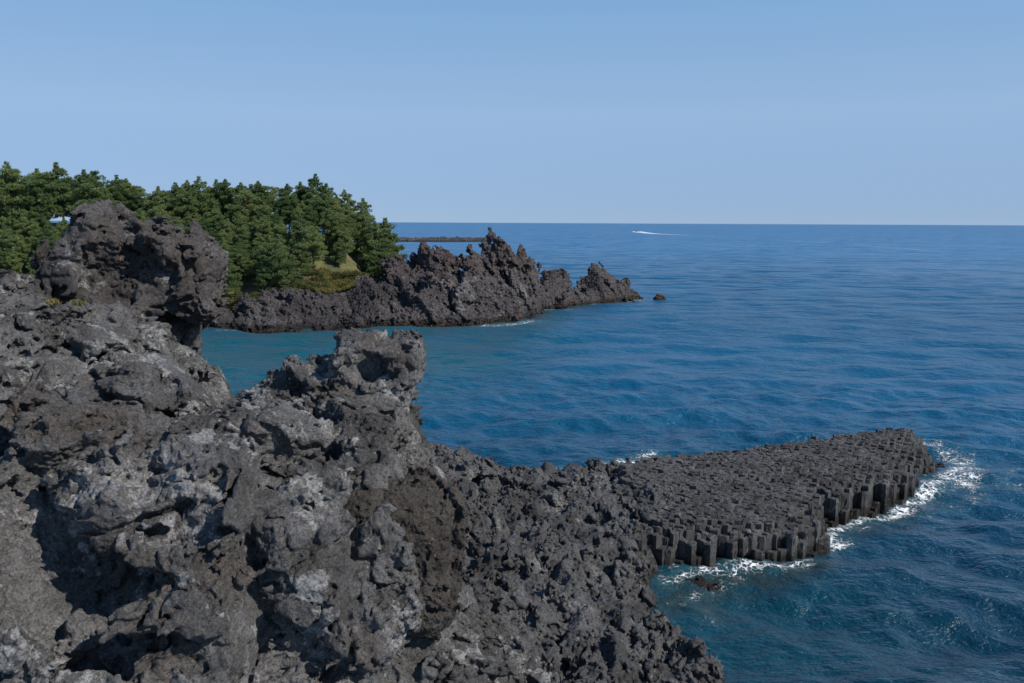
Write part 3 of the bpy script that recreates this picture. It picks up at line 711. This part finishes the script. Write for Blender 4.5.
def pine_variant(seed, h, spread, bare):
    r = np.random.default_rng(seed); V, Fc = [], []
    lean = r.normal(0, .09, 2); path = []; rad = []
    for k in range(9):
        t = k / 8; path.append((lean[0] * h * t + .25 * math.sin(2.3 * t + seed) * t, lean[1] * h * t + .25 * math.cos(1.9 * t + seed) * t - .25 * t * math.cos(seed), h * t * .96 - .6 * (k == 0))); rad.append(.20 * h / 9 * (1 - .86 * t))
    tube(V, Fc, path, rad, 7)
    pads = []; z = bare; ang = r.uniform(0, 6.28)
    while z < .99:
        for _ in range(3 if z < .8 else 2):
            ang += 2.4 + r.uniform(-.4, .4); t = (z - bare) / (1 - bare); reach = spread * ((1 - t) ** .42 * min(1, .55 + 2 * t) * .95 + .14) * r.uniform(.6, 1.1)
            i = min(int(z * 8), 7); p0 = np.array(path[i]) + (np.array(path[i + 1]) - np.array(path[i])) * (z * 8 - i)
            tip = p0 + np.array([math.cos(ang) * reach, math.sin(ang) * reach, reach * r.uniform(.05, .45) + .2])
            mid = (p0 + tip) / 2 + np.array([0, 0, -.08 * reach])
            tube(V, Fc, [p0, mid, tip], [.055 * h / 9, .04 * h / 9, .015], 5)
            pads.append((tip, r.uniform(.42, .78) * (1.12 - .45 * t) * h / 9)); 
            if reach > 1.1: pads.append((mid + np.array([r.normal(0, .3), r.normal(0, .3), .3]), r.uniform(.36, .6) * h / 9))
        z += r.uniform(.045, .075)
    pads.append((np.array(path[-1]) + (0, 0, .1), .42 * h / 9))
    if seed != 3: pads.append((np.array(path[-1]) + (0, 0, .6), .26 * h / 9)); pads.append((np.array(path[-1]) + (0, 0, 1.0), .14 * h / 9))
    tr = []
    for c, q in pads:
        n = int(66 * (q / .7) ** 1.6) + 14; dirv = r.normal(0, 1, (n, 3)); dirv /= np.linalg.norm(dirv, axis=1, keepdims=True)
        C = c + dirv * (np.array([1.3, 1.3, .48]) * q * r.uniform(.7, 1.25)) * r.uniform(.3, 1., (n, 1)) ** .6
        tr.append(sheaf(r, C, dirv, .30 * (h / 9)))
    T = np.concatenate(tr)
    crown = fast_quads('crown', T, np.arange(len(T)).reshape(-1, 3))
    return new_mesh('trunk', V, Fc), crown
variants = [pine_variant(s, h, sp, ba) for s, h, sp, ba in ((1, 9.5, 2.7, .30), (2, 10.5, 2.5, .36), (3, 8.5, 2.9, .28), (4, 9.0, 2.3, .22), (5, 11, 2.8, .42), (6, 8., 2.5, .18), (7, 10., 2.2, .3))]
vh = [9.5, 10.5, 8.5, 9., 11., 8., 10.]
proto = []
for tm, cm in variants:
    r_ = empty('pine_tree', (0, 0, 0)); put('trunk', tm, M_bark, r_); put('crown', cm, M_pine, r_); proto.append(r_)
used = set()
def place_pine(v, x, y, z, sc, rzv, label, group):
    if v not in used:
        used.add(v); t = proto[v]
    else:
        t = proto[v].copy(); COL.objects.link(t)
        for ch in list(proto[v].children):
            c = ch.copy(); COL.objects.link(c); c.parent = t
    t.location = (x, y, z); t.rotation_euler = (random.uniform(-.05, .05), random.uniform(-.05, .05), rzv); s = sc; w = s * random.uniform(.80, 1.02); t.scale = (w, w * random.uniform(.92, 1.08), s)
    tag(t, label, 'tree', group); return t
# skyline: the ridge of crowns, traced left to right (picture column, height of the top)
sky = [(-70, 171), (-48, 168), (-26, 174), (-8, 171), (8, 169), (22, 176), (38, 173), (62, 168), (82, 174), (104, 172), (118, 180), (132, 182), (146, 186), (160, 190), (176, 187), (190, 184), (204, 182), (218, 184), (232, 183), (246, 186), (260, 185), (274, 187), (288, 187), (302, 186), (316, 179), (332, 188), (345, 194), (356, 203)]
sky += [((a[0] + b[0]) / 2 + random.uniform(-3, 3), max(a[1], b[1]) + random.uniform(3, 9)) for a, b in zip(sky, sky[1:])]
for px, py in sky:
    Y = random.uniform(180, 190); p = at(px, py, Y=Y); v = random.randrange(7); g = hz(p[0], Y); h = p[2] - g
    if h < 5: continue
    place_pine(v, p[0], Y, g, h / (vh[v] * 1.0), random.uniform(0, 6.28), 'green pine whose top breaks the skyline of the wood', 'pines along the skyline')
special = [(364, 214, 176, 3, 'dense pine stepping down the seaward right end of the wood'), (374, 224, 172, 5, 'second last pine at the seaward right end of the wood'), (387, 224, 172, 6, 'slender rightmost pine of the wood, its thin tip against the sea'), (380, 240, 167, 2, 'short bushy pine above the yellow grass at the seaward end')]
for px, py, Y, v, lab in special:
    p = at(px, py, Y=Y); g = max(hz(p[0], Y), head_z(np.array([[p[0], Y, 0.]]))[0]) - .4; place_pine(v, p[0], Y, g, (p[2] - g) / vh[v], random.uniform(0, 6.28), lab, None)
cnt = 0
y = 151.5
while y < 182:
    x = -104 + random.uniform(0, 4)
    while x < -27:
        xx = x + random.uniform(-1.2, 1.2); yy = y + random.uniform(-1.6, 1.6)
        g = hz(xx, yy); lim = np.interp(xx, rxs, rys) + np.interp(xx, [-60, -50, -40, -36, -30], [.6, .8, 1.8, 6.5, 8])
        if g > 1.2 and yy > lim and hmax[-1] < g:
            v = random.randrange(7); hh = random.uniform(6.4, 8.8) * (.8 if xx > -34 else 1)
            frontrow = yy < lim + 4
            place_pine(v, xx, yy, g - .3, hh / vh[v], random.uniform(0, 6.28), 'green pine standing in the front row of the wood above the shore rocks' if frontrow else 'green pine packed in the middle of the wood, below the skyline', 'pines in the front row' if frontrow else 'pines inside the wood'); cnt += 1
        x += random.uniform(2.9, 4.2)
    y += 3.9
log('pines %d' % (cnt + len(sky) + 4))
# shrubs and dry grass on the slope below the pines
def shrub_mesh(seed, n=420, dome=.7):
    r = np.random.default_rng(seed); lob = [(r.normal(0, .45, 3) * (1, 1, .4) + (0, 0, .5), r.uniform(.35, .6)) for _ in range(7)]; tr = []
    for c, q in lob:
        k = n // 7; d = r.normal(0, 1, (k, 3)); d /= np.linalg.norm(d, axis=1, keepdims=True); tr.append(sheaf(r, c + d * q * r.uniform(.5, 1, (k, 1)) * (1, 1, dome), d, .24, 5))
    T = np.concatenate(tr); return fast_quads('shrub', T, np.arange(len(T)).reshape(-1, 3))
sm = [shrub_mesh(s) for s in (21, 22, 23)]
def ground(x, y): return max(hz(x, y), float(head_z(np.array([[x, y, 0.]]))[0]))
shr = [(322, 279, 157, 1.5, None), (335, 272, 160, 1.3, None), (346, 276, 158, 1.1, None), (312, 276, 158, 1.6, None), (358, 268, 161, 1.3, None), (232, 290, 152, 2.2, 'olive green shrub beside the domed rock at the foot of the pines'), (250, 296, 151, 1.8, 'low shrub on the grassy bank right of the domed rock'), (262, 301, 150, 1.4, None), (290, 292, 152, 1.5, None), (305, 285, 153, 1.6, None), (318, 281, 154, 1.5, 'grey brown shrub among the rocks left of the yellow grass'),
       (350, 263, 161, 1.6, None), (362, 258, 163, 1.7, None), (372, 255, 165, 1.5, None), (385, 258, 165, 1.5, 'last shrub below the rightmost pine, at the edge of the rocks'), (340, 270, 157, 1.3, None), (278, 296, 151, 1.3, None)]
for k, (px, py, Y, s, lab) in enumerate(shr):
    p = at(px, py, Y=Y); o = put('shrub', sm[k % 3], M_bush, None, (p[0], Y, ground(p[0], Y) - .25)); o.scale = (s, s, s * .8); o.rotation_euler.z = random.uniform(0, 6)
    tag(o, lab or 'small green shrub between the wood and the shore rocks', 'shrub', None if lab else 'shrubs below the pines')
r = np.random.default_rng(5); tr = []
for px, py, Y, rad, n in ((322, 286, 155, 3., 500), (340, 283, 156.5, 3.6, 900), (330, 275, 159, 3.4, 700), (352, 272, 160, 3., 500), (325, 292, 152.5, 1.8, 160), (258, 303, 150, 2.4, 240), (362, 264, 162, 2., 200), (225, 305, 150, 2.5, 160), (378, 262, 165, 2., 120)):
    p = at(px, py, Y=Y)
    for _ in range(n):
        a = r.uniform(0, 6.28); q = rad * r.uniform(0, 1) ** .6; x, yv = p[0] + math.cos(a) * q, Y + math.sin(a) * q * .8; tr.append((x, yv, ground(x, yv)))
C = np.array(tr); T = sheaf(r, C, np.tile((0, 0, 1.), (len(C), 1)), .55, 6)
me = fast_quads('grass', T, np.arange(len(T)).reshape(-1, 3)); tag(put('grass', me, M_grass), 'yellow green dry grass on the bank between pines and rocks', 'grass', kind='stuff')
# two green tufts growing on the near cliff
for px, py, s, lab in ((77, 312, .20, 'bright green weed tuft growing at the left foot of the domed rock'), (55, 309, .14, 'tiny green weed left of the bright tuft on the cliff top')):
    h = at_hit(px, py); C = h + r.normal(0, s * .5, (26, 3)) * (1, 1, .35); T = sheaf(r, C, np.tile((0, 0, 1.), (26, 1)), s, 6)
    o = put('weed_tuft', fast_quads('weed_tuft', T, np.arange(len(T)).reshape(-1, 3)), M_grass); rebase(o, h); o.location.z += .12; tag(o, lab, 'plant')

# ------------------------------------------------------------------ loose rocks
def rock_mesh(seed, r, lv=2):
    f = union([ell((0, 0, 0), r), ell((r[0] * .4, 0, r[2] * .2), np.array(r) * .62), ell((-r[0] * .35, r[1] * .2, -r[2] * .1), np.array(r) * .7)], .2 * r[0])
    m = max(r) * 1.75; me = sdf_mesh('rock', f, (-m,) * 3, (m,) * 3, m / 34, [(1.1 / max(r), .16 * max(r), 3, False, seed)], field=lava_field(max(r) * .8, .6), band=.5 * max(r))
    return split(me, clinker(max(r), .6))
def rock(px, py, r, label, mat, seed, Y=None, group=None, sink=.35, name='boulder'):
    me = rock_mesh(seed, r); p = at(px, py, z=0.) if Y is None else at(px, py, Y=Y)
    n = len(me.vertices); fattr(me, 'pale', np.zeros(n)); fattr(me, 'brown', np.full(n, .5 if mat is M_head else 0.))
    o = put(name, me, mat, None, (p[0], p[1], p[2] + r[2] * sink)); o.rotation_euler.z = seed
    tag(o, label, 'rock', group)
M_red = rock_mat('red_brown_wet_rock', (.050, .032, .028), (.085, .055, .047), (.13, .10, .09), brown=(.11, .06, .045), pale_amt=.66, freq=.5, stain=False, wet_z=.6)
rock(659, 301, (1.35, 1.3, 1.2), 'small rounded red brown rock standing alone in the sea off the headland tip', M_red, 201, name='sea_rock')
rock(629, 300, (2.0, 1.7, 1.7), 'red brown rock at the very tip of the headland, nearest the lone sea rock', M_red, 202)
rock(616, 301, (2.2, 2., 2.0), 'wide brown rock at the waterline just left of the headland tip', M_red, 203)
rock(626, 284, (1.1, 1.0, 1.2), 'small dark rock in the water behind the headland tip', M_head, 204, Y=207)
rock(562, 309, (2.4, 2., 2.1), 'pale smooth boulder on the waterline midway along the headland', M_head, 205)
rock(548, 312, (1.0, 1., .9), 'small dark boulder left of the pale smooth one at the waterline', M_head, 206)
rock(508, 322, (2.5, 1.8, 1.3), 'low black rock washed by foam at the headland foot', M_red, 207)
rock(437, 325, (2.6, 2.2, 2.6), 'tall rounded boulder where the headland meets the cove', M_head, 208)
rock(405, 327, (1.8, 1.6, 1.6), 'squat boulder at the waterline left of the tall rounded one', M_head, 209)
rock(697, 586, (.75, .6, .3), 'flat dark wet rock awash below the foot of the columns', M_col, 210, sink=.0)
rock(718, 590, (.6, .45, .25), 'smaller wet rock awash right of the flat one', M_col, 211, sink=.0)
# far reef on the left horizon
rp = [at(x, 241.6, z=0) for x in (372, 400, 430, 460, 492)]
def reef_z(P):
    d, _, _ = poly_dist(P, [tuple(q) for q in rp]); return 4.3 - d * .36 + 1.5 * fbm(P * .12, 4, 171)
xs = [q[0] for q in rp]; ys = [q[1] for q in rp]
P, Q = grid_mesh('reef', min(xs) - 14, max(xs) + 14, min(ys) - 16, max(ys) + 16, .8, reef_z); keep = P[Q, 2].max(1) > -1
me = refine(fast_quads('reef', P, Q[keep]), 0, [jag2]); n = len(me.vertices); fattr(me, 'pale', np.zeros(n)); fattr(me, 'brown', np.zeros(n))
o = put('reef', me, M_head); rebase(o, (float(np.mean(xs)), float(np.mean(ys)), 0)); tag(o, 'long low dark reef just under the horizon beyond the headland', 'reef')

# ------------------------------------------------------------------ sea
rr = list(np.arange(22, 100, .27)); 
while rr[-1] < 60000: rr.append(rr[-1] * (1.0095 if rr[-1] < 400 else 1.03))
rr = np.array(rr); aa = np.linspace(math.radians(-58), math.radians(58), 520)
R, A = np.meshgrid(rr, aa, indexing='ij'); X = R * np.sin(A); Y = R * np.cos(A); Z = np.zeros_like(X)
fp = np.maximum(np.gradient(rr)[:, None], R * (aa[1] - aa[0])); wr = np.random.default_rng(3)
for k in range(64):
    lam = 1.0 * (14. / 1.0) ** wr.uniform(0, 1); th = math.radians(-100 + wr.normal(0, 32)); kx, ky = math.cos(th) * 2 * math.pi / lam, math.sin(th) * 2 * math.pi / lam
    amp = .0078 * lam ** .9; ph = wr.uniform(0, 6.28)
    s = np.sin(kx * X + ky * Y + ph + .6 * np.sin(.11 * X + k) + .6 * np.sin(.09 * Y + 2 * k))
    Z += amp * (s + .25 * s * s) * np.clip(lam / (3.2 * fp) - .6, 0, 1)
P = np.stack([X.ravel(), Y.ravel(), Z.ravel()], 1)
n, m = X.shape; i = np.arange((n - 1) * (m - 1)); a = (i // (m - 1)) * m + i % (m - 1); Q = np.stack([a, a + 1, a + m + 1, a + m], 1)
me = fast_quads('sea', P, Q); smooth(me)
near = R.ravel() < 330
Pn = P[near]
foam = np.zeros(len(P), np.float32); shallow = np.zeros(len(P), np.float32); teal = np.zeros(len(P), np.float32)
def add(poly, width, amt, power=1.4):
    d, _, _ = poly_dist(Pn, poly); v = amt * np.clip(1 - d / width, 0, 1) ** power; foam[near] = np.maximum(foam[near], v)
add([(7.9, 40.4), (9.3, 41.6), (11.5, 41.9), (13.2, 41.9), (15.5, 42.6)], 1.7, .95)
add([(8.2, 38.4), (9.0, 39.4), (10.8, 40.2)], 1.6, .62)
add([(9.0, 36.), (8.8, 39.5)], 1.2, .5)
add([(17.8, 45.3), (18.6, 47.2), (20.4, 49.2), (23.5, 51.4)], 2.2, 1.05)
add([(23.5, 51.), (27.5, 54.8), (30.5, 57.6), (32.6, 60.2)], 2.4, 1.0)
add([(30.5, 55.6), (33.2, 59.2), (34.4, 64.5), (33.2, 68.5)], 3.2, 1.05)
add([(25., 50.8), (30, 53.6), (34.5, 57.), (36.5, 62)], 3.8, .55)
add([(21.5, 47.5), (26, 50), (30, 51)], 2.6, .42)
add([(4.6, 59.4), (6.5, 60.0), (8.6, 62.0), (10.4, 63.8)], 3.2, .92)
add([(-1, 60.2), (2, 60.6), (5, 61)], 1.6, .6)
for seg, w_, am in (([(-48, 138.2), (-42, 137.4), (-36, 137.2)], 1.6, .8), ([(-20, 144), (-13, 145.4)], 1.6, .9), ([(-5, 148.3), (-1, 149.6), (1.8, 152.4)], 2.0, 1.15), ([(-8, 147.2), (0, 149), (5, 153)], 3., .6), ([(1.5, 153), (4.5, 155)], 2.2, .8), ([(7, 172.), (13, 178.), (19, 181.5)], 2.4, .8), ([(17.5, 187), (23, 193)], 2., 1.1), ([(30, 199), (34, 200.5), (36, 203)], 2.6, .8), ([(26, 195), (30.5, 200)], 2., .9)):
    add(seg, w_, am, 1.)
d, _, _ = poly_dist(Pn, coast); teal[near] = np.maximum(teal[near], (1 - sstep(3, 60, d)) * (1 - sstep(-8, 22, Pn[:, 0])))
d2, _, _ = poly_dist(Pn, [(-40, 95), (-28, 110), (-45, 125)]); teal[near] = np.maximum(teal[near], 1 - sstep(12, 45, d2))
d3, _, _ = poly_dist(Pn, [(9.5, 30), (9, 36), (9.5, 40)]); teal[near] = np.maximum(teal[near], .35 * (1 - sstep(.5, 13, d3)))
d4, _, _ = poly_dist(Pn, [(8.2, 38), (9.2, 40), (12, 41), (15, 42)]); shallow[near] = np.maximum(shallow[near], 1 - sstep(.2, 2.6, d4))
d5, _, _ = poly_dist(Pn, [(18, 46), (24, 51.5), (31, 58)]); shallow[near] = np.maximum(shallow[near], .5 * (1 - sstep(.2, 2.2, d5)))
d6, _, _ = poly_dist(Pn, coast); shallow[near] = np.maximum(shallow[near], .8 * (1 - sstep(0., 4., d6)))
fattr(me, 'foam', foam); fattr(me, 'shallow', shallow); fattr(me, 'teal', teal)
M_sea, nb, b = material('sea_water'); p = pos(nb)
ps = nb.vm('MULTIPLY', p, (.42, 1., 1.))
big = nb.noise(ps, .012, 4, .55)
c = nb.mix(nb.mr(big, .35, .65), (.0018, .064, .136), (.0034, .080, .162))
rad = nb.vm('LENGTH', p); c = nb.mix(nb.mr(rad, 120., 700.), c, (.004, .125, .28)); c = nb.mix(nb.mr(rad, 36., 95.), (.0022, .030, .055), c)  # sky reflection painted into the base colour: dark near the viewpoint, brighter blue far out
tn = nb.m('MULTIPLY', nb.attr('teal'), nb.mr(nb.noise(p, .06, 4, .6), .3, .6, .55, 1.))
c = nb.mix(tn, c, (.003, .066, .082))
c = nb.mix(nb.m('MULTIPLY', nb.attr('shallow'), nb.mr(nb.noise(p, .9, 4, .6), .35, .6, .3, 1.)), c, (.016, .030, .026))
fa = nb.m('MULTIPLY', nb.attr('foam'), nb.mr(nb.noise(p, .45, 3, .6), .3, .62, .55, 1.))
fw = nb.vm('ADD', p, nb.vm('SCALE', nb.noise(p, .9, 4, .6, color=True), scale=1.1))
lace = nb.vor(fw, 1.5, 'SMOOTH_F1'); lace2 = nb.vor(fw, 3.0, 'DISTANCE_TO_EDGE'); fn = nb.noise(fw, 1.5, 9, .74)
cell = nb.mr(lace2, .01, .26, .34, -.14)
fsum = nb.m('ADD', nb.m('ADD', fa, nb.m('MULTIPLY', nb.m('SUBTRACT', fn, .5), 2.6)), cell)
fm = nb.m('MULTIPLY', nb.mr(fsum, .74, 1.22), nb.mr(fa, .02, .16))
c = nb.mix(nb.m('MULTIPLY', nb.mr(fa, .1, .8), .35), c, (.03, .14, .17))
c = nb.mix(fm, c, (.78, .80, .80))
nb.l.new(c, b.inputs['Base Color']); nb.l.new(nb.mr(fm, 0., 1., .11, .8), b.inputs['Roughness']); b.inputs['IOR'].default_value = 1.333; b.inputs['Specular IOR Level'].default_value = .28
# short ripples only matter close by; longer chop and swell carry the far water
w0 = nb.m('ADD', nb.m('MULTIPLY', nb.noise(ps, .045, 2, .5), 6.0), nb.m('MULTIPLY', nb.noise(ps, .12, 2, .5), 3.0))
w0 = nb.m('MULTIPLY', w0, nb.mr(rad, 80., 300., .15, 1.))
w1 = nb.m('ADD', w0, nb.m('MULTIPLY', nb.m('MULTIPLY', nb.noise(ps, .30, 3, .5, dist=.2), .6), nb.mr(rad, 250., 900., 1., .3)))
w2 = nb.m('MULTIPLY', nb.m('MULTIPLY', nb.noise(nb.vm('MULTIPLY', p, (.6, 1., 1.)), .9, 4, .62), .50), nb.mr(rad, 110., 420., 1., .12))
w3 = nb.m('MULTIPLY', nb.m('MULTIPLY', nb.noise(nb.vm('MULTIPLY', p, (.7, 1., 1.)), 3.4, 3, .6), .11), nb.mr(rad, 45., 130., 1., 0.))
patch = nb.mr(nb.noise(ps, .02, 3, .6), .3, .7, .65, 1.2)
hgt = nb.m('ADD', nb.m('MULTIPLY', nb.m('ADD', nb.m('ADD', w1, w2), w3), patch), nb.m('MULTIPLY', fm, .12))
bp = nb.new('ShaderNodeBump'); nb.l.new(hgt, bp.inputs['Height']); bp.inputs['Distance'].default_value = 1.05; nb.l.new(bp.outputs[0], b.inputs['Normal'])
# a rough sea never turns into a mirror at the horizon: limit the grazing reflection
lw = nb.new('ShaderNodeLayerWeight'); nb.l.new(bp.outputs[0], lw.inputs['Normal'])
fr = nb.m('MULTIPLY_ADD', nb.m('POWER', lw.outputs['Facing'], 3.6), .64, .01)
b.inputs['Specular IOR Level'].default_value = 0.; gl = nb.new('ShaderNodeBsdfGlossy'); gl.inputs['Roughness'].default_value = .32; nb.l.new(bp.outputs[0], gl.inputs['Normal'])
mx = nb.new('ShaderNodeMixShader'); nb.l.new(nb.m('MULTIPLY', fr, nb.m('SUBTRACT', 1., fm)), mx.inputs[0]); nb.l.new(b.outputs[0], mx.inputs[1]); nb.l.new(gl.outputs[0], mx.inputs[2])
nb.l.new(mx.outputs[0], [n for n in nb.n if n.type == 'OUTPUT_MATERIAL'][0].inputs[0])
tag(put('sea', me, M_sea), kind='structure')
log('sea %d' % len(P))

# ------------------------------------------------------------------ speedboat and its wake
M_white = simple('white_gelcoat', (.8, .8, .8), .3, .04); M_glass = simple('dark_glass', (.02, .03, .04), .1, .1); M_foam = simple('white_foam', (.82, .84, .85), .8, .1, .3)
bp0 = at(633.5, 232.8, z=0); dirb = np.array([-1., .12]); rzb = math.atan2(dirb[1], dirb[0])
boat = empty('speedboat', (bp0[0], bp0[1], .2), rzb); tag(boat, 'small white speedboat racing left near the horizon', 'boat')
V = []; secs = [(-4.5, 1.5, 1.3), (-2, 1.6, 1.35), (1, 1.5, 1.5), (3.2, .95, 1.75), (5, .08, 2.1)]
for x, w, t in secs: V += [(x, -w, t), (x, -w * .8, .2), (x, 0, -.3), (x, w * .8, .2), (x, w, t)]
Fc = [(k * 5 + i, k * 5 + i + 1, k * 5 + 6 + i, k * 5 + 5 + i) for k in range(4) for i in range(4)] + [(k * 5 + 4, k * 5, k * 5 + 5, k * 5 + 9) for k in range(4)] + [(0, 4, 3, 2, 1)]
put('hull', new_mesh('hull', V, Fc), M_white, boat)
def frustum(x0, x1, w, z0, z1, sl): 
    return [(x0, -w, z0), (x1, -w, z0), (x1, w, z0), (x0, w, z0), (x0 + .2, -w * .85, z1), (x1 - sl, -w * .85, z1), (x1 - sl, w * .85, z1), (x0 + .2, w * .85, z1)], [(0, 1, 5, 4), (1, 2, 6, 5), (2, 3, 7, 6), (3, 0, 4, 7), (4, 5, 6, 7)]
put('cabin', new_mesh('cabin', *frustum(-2.5, 1.8, 1.15, 1.45, 2.9, 1.1)), M_white, boat)
put('windshield', new_mesh('windshield', [(1.82, -1.0, 1.65), (1.82, 1.0, 1.65), (.95, .85, 2.7), (.95, -.85, 2.7)], [(0, 1, 2, 3)]), M_glass, boat)
put('outboard_motor', new_mesh('motor', *frustum(-5.2, -4.55, .35, .4, 1.9, .1)), M_glass, boat)
# wake: churned plume behind the stern, then a long thinning trail
V, Fc = [], []; path = [(bp0 + np.array([4, 0, 0]))] + [at(x, y, z=0) for x, y in ((640, 232.9), (646, 233.3), (655, 233.9), (670, 234.6), (690, 235.6))]
wd = [1.4, 3.6, 3.6, 2.6, 1.8, .8]; hh = [1.3, 2.3, 1.2, .35, .12, .06]; dens = []
for k in range(len(path) - 1):
    nn = max(3, int(np.linalg.norm(path[k + 1] - path[k]) / 2.2))
    for j in range(nn):
        t = j / nn; dens.append((lerp(path[k], path[k + 1], t), lerp(wd[k], wd[k + 1], t), lerp(hh[k], hh[k + 1], t)))
for q, (c, w, h) in enumerate(dens):
    d = dens[min(q + 1, len(dens) - 1)][0] - dens[max(q - 1, 0)][0]; d /= np.linalg.norm(d); s = np.array([-d[1], d[0], 0])
    for i in range(9):
        u = i / 4 - 1; V.append(tuple(c + s * u * w * (2.2 if h < .4 else 1.6) + np.array([0, 0, .22 + h * (1 - u * u) * random.uniform(.6, 1.3)])))
for q in range(len(dens) - 1):
    for i in range(8):
        a = q * 9 + i
        if random.random() < (1 if dens[q][2] > .4 else .8): Fc.append((a, a + 1, a + 10, a + 9))
o = put('wake', new_mesh('wake', V, Fc), M_foam); smooth(o.data); tag(o, 'white spray and foam trail behind the speedboat', 'wake', kind='stuff')
V, Fc = [], []; tp = [at(x, y, z=0) for x, y in ((690, 235.6), (740, 238), (790, 240.5), (850, 244.5), (905, 249), (940, 252))]
for k in range(len(tp) - 1):
    L = np.linalg.norm(tp[k + 1] - tp[k]); nn = int(L / 2.5)
    for j in range(nn):
        if random.random() < .50:
            c = lerp(tp[k], tp[k + 1], (j + random.random()) / nn); b0 = len(V); d = (tp[k + 1] - tp[k]) / L
            for a in np.linspace(0, 6.28, 8)[:-1]: V.append((c[0] + d[0] * math.cos(a) * random.uniform(1., 2.6) + math.sin(a) * .7, c[1] + d[1] * math.cos(a) * random.uniform(1., 2.6) + math.sin(a) * .5, .2))
            Fc.append(tuple(range(b0, b0 + 7)))
tag(put('foam_trail', new_mesh('trail', V, Fc), M_foam), 'faint broken foam line curving far across the sea', 'foam', kind='stuff')

# ------------------------------------------------------------------ camera, sun, sky
cam = bpy.data.cameras.new('camera'); co_ = bpy.data.objects.new('camera', cam); COL.objects.link(co_); S.camera = co_
cam.sensor_width = 36; cam.lens = 36 * F / 1024; cam.clip_start = .1; cam.clip_end = 200000
co_.matrix_world = Matrix.Translation((0, 0, CAMH)) @ (Matrix.Rotation(math.pi / 2 - PITCH, 4, 'X') @ Matrix.Rotation(ROLL, 4, 'Z'))
sd = Vector((.76, -.44, .72)).normalized(); el = math.asin(sd.z); az = math.atan2(sd.x, sd.y)
sun = bpy.data.lights.new('sun', 'SUN'); sun.energy = 5.0; sun.angle = math.radians(.5); sun.color = (1, .95, .88)
so = bpy.data.objects.new('sun', sun); COL.objects.link(so); so.rotation_euler = sd.to_track_quat('Z', 'Y').to_euler(); so.location = (60, -30, 80)
W = bpy.data.worlds.new('World'); S.world = W; W.use_nodes = True; nt = W.node_tree; bg = nt.nodes['Background']
sk = nt.nodes.new('ShaderNodeTexSky'); sk.sky_type = 'NISHITA'; sk.sun_disc = False; sk.sun_elevation = el; sk.sun_rotation = az; sk.altitude = 0; sk.air_density = .6; sk.dust_density = 0.; sk.ozone_density = 6.0
# hazy maritime air: paler towards the horizon, deep blue overhead
mxs = nt.nodes.new('ShaderNodeMix'); mxs.data_type = 'RGBA'; mxs.inputs[0].default_value = .8
tc = nt.nodes.new('ShaderNodeTexCoord'); sx = nt.nodes.new('ShaderNodeSeparateXYZ'); nt.links.new(tc.outputs['Generated'], sx.inputs[0])
cr = nt.nodes.new('ShaderNodeValToRGB'); nt.links.new(sx.outputs[2], cr.inputs[0]); el_ = cr.color_ramp.elements
el_[0].position = .015; el_[0].color = (.281, .419, .650, 1); el_[1].position = 1.; el_[1].color = (.07, .18, .45, 1)
for q, c in ((.12, (.350, .515, .750)), (.24, (.246, .46, .745)), (.5, (.14, .31, .62))): e_ = el_.new(q); e_.color = (*c, 1)
vs = nt.nodes.new('ShaderNodeVectorMath'); vs.operation = 'SCALE'; vs.inputs['Scale'].default_value = 10.; nt.links.new(cr.outputs[0], vs.inputs[0])
nt.links.new(sk.outputs[0], mxs.inputs[6]); nt.links.new(vs.outputs[0], mxs.inputs[7])
nt.links.new(mxs.outputs[2], bg.inputs[0]); bg.inputs[1].default_value = .1
vs_ = S.view_settings; S.display_settings.display_device = 'sRGB'; vs_.view_transform = 'Standard'; vs_.look = 'None'; vs_.exposure = 0.; vs_.gamma = 1; vs_.use_curve_mapping = False
S.cycles.use_denoising = True; S.cycles.max_bounces = 6; S.cycles.transparent_max_bounces = 8
log('done')
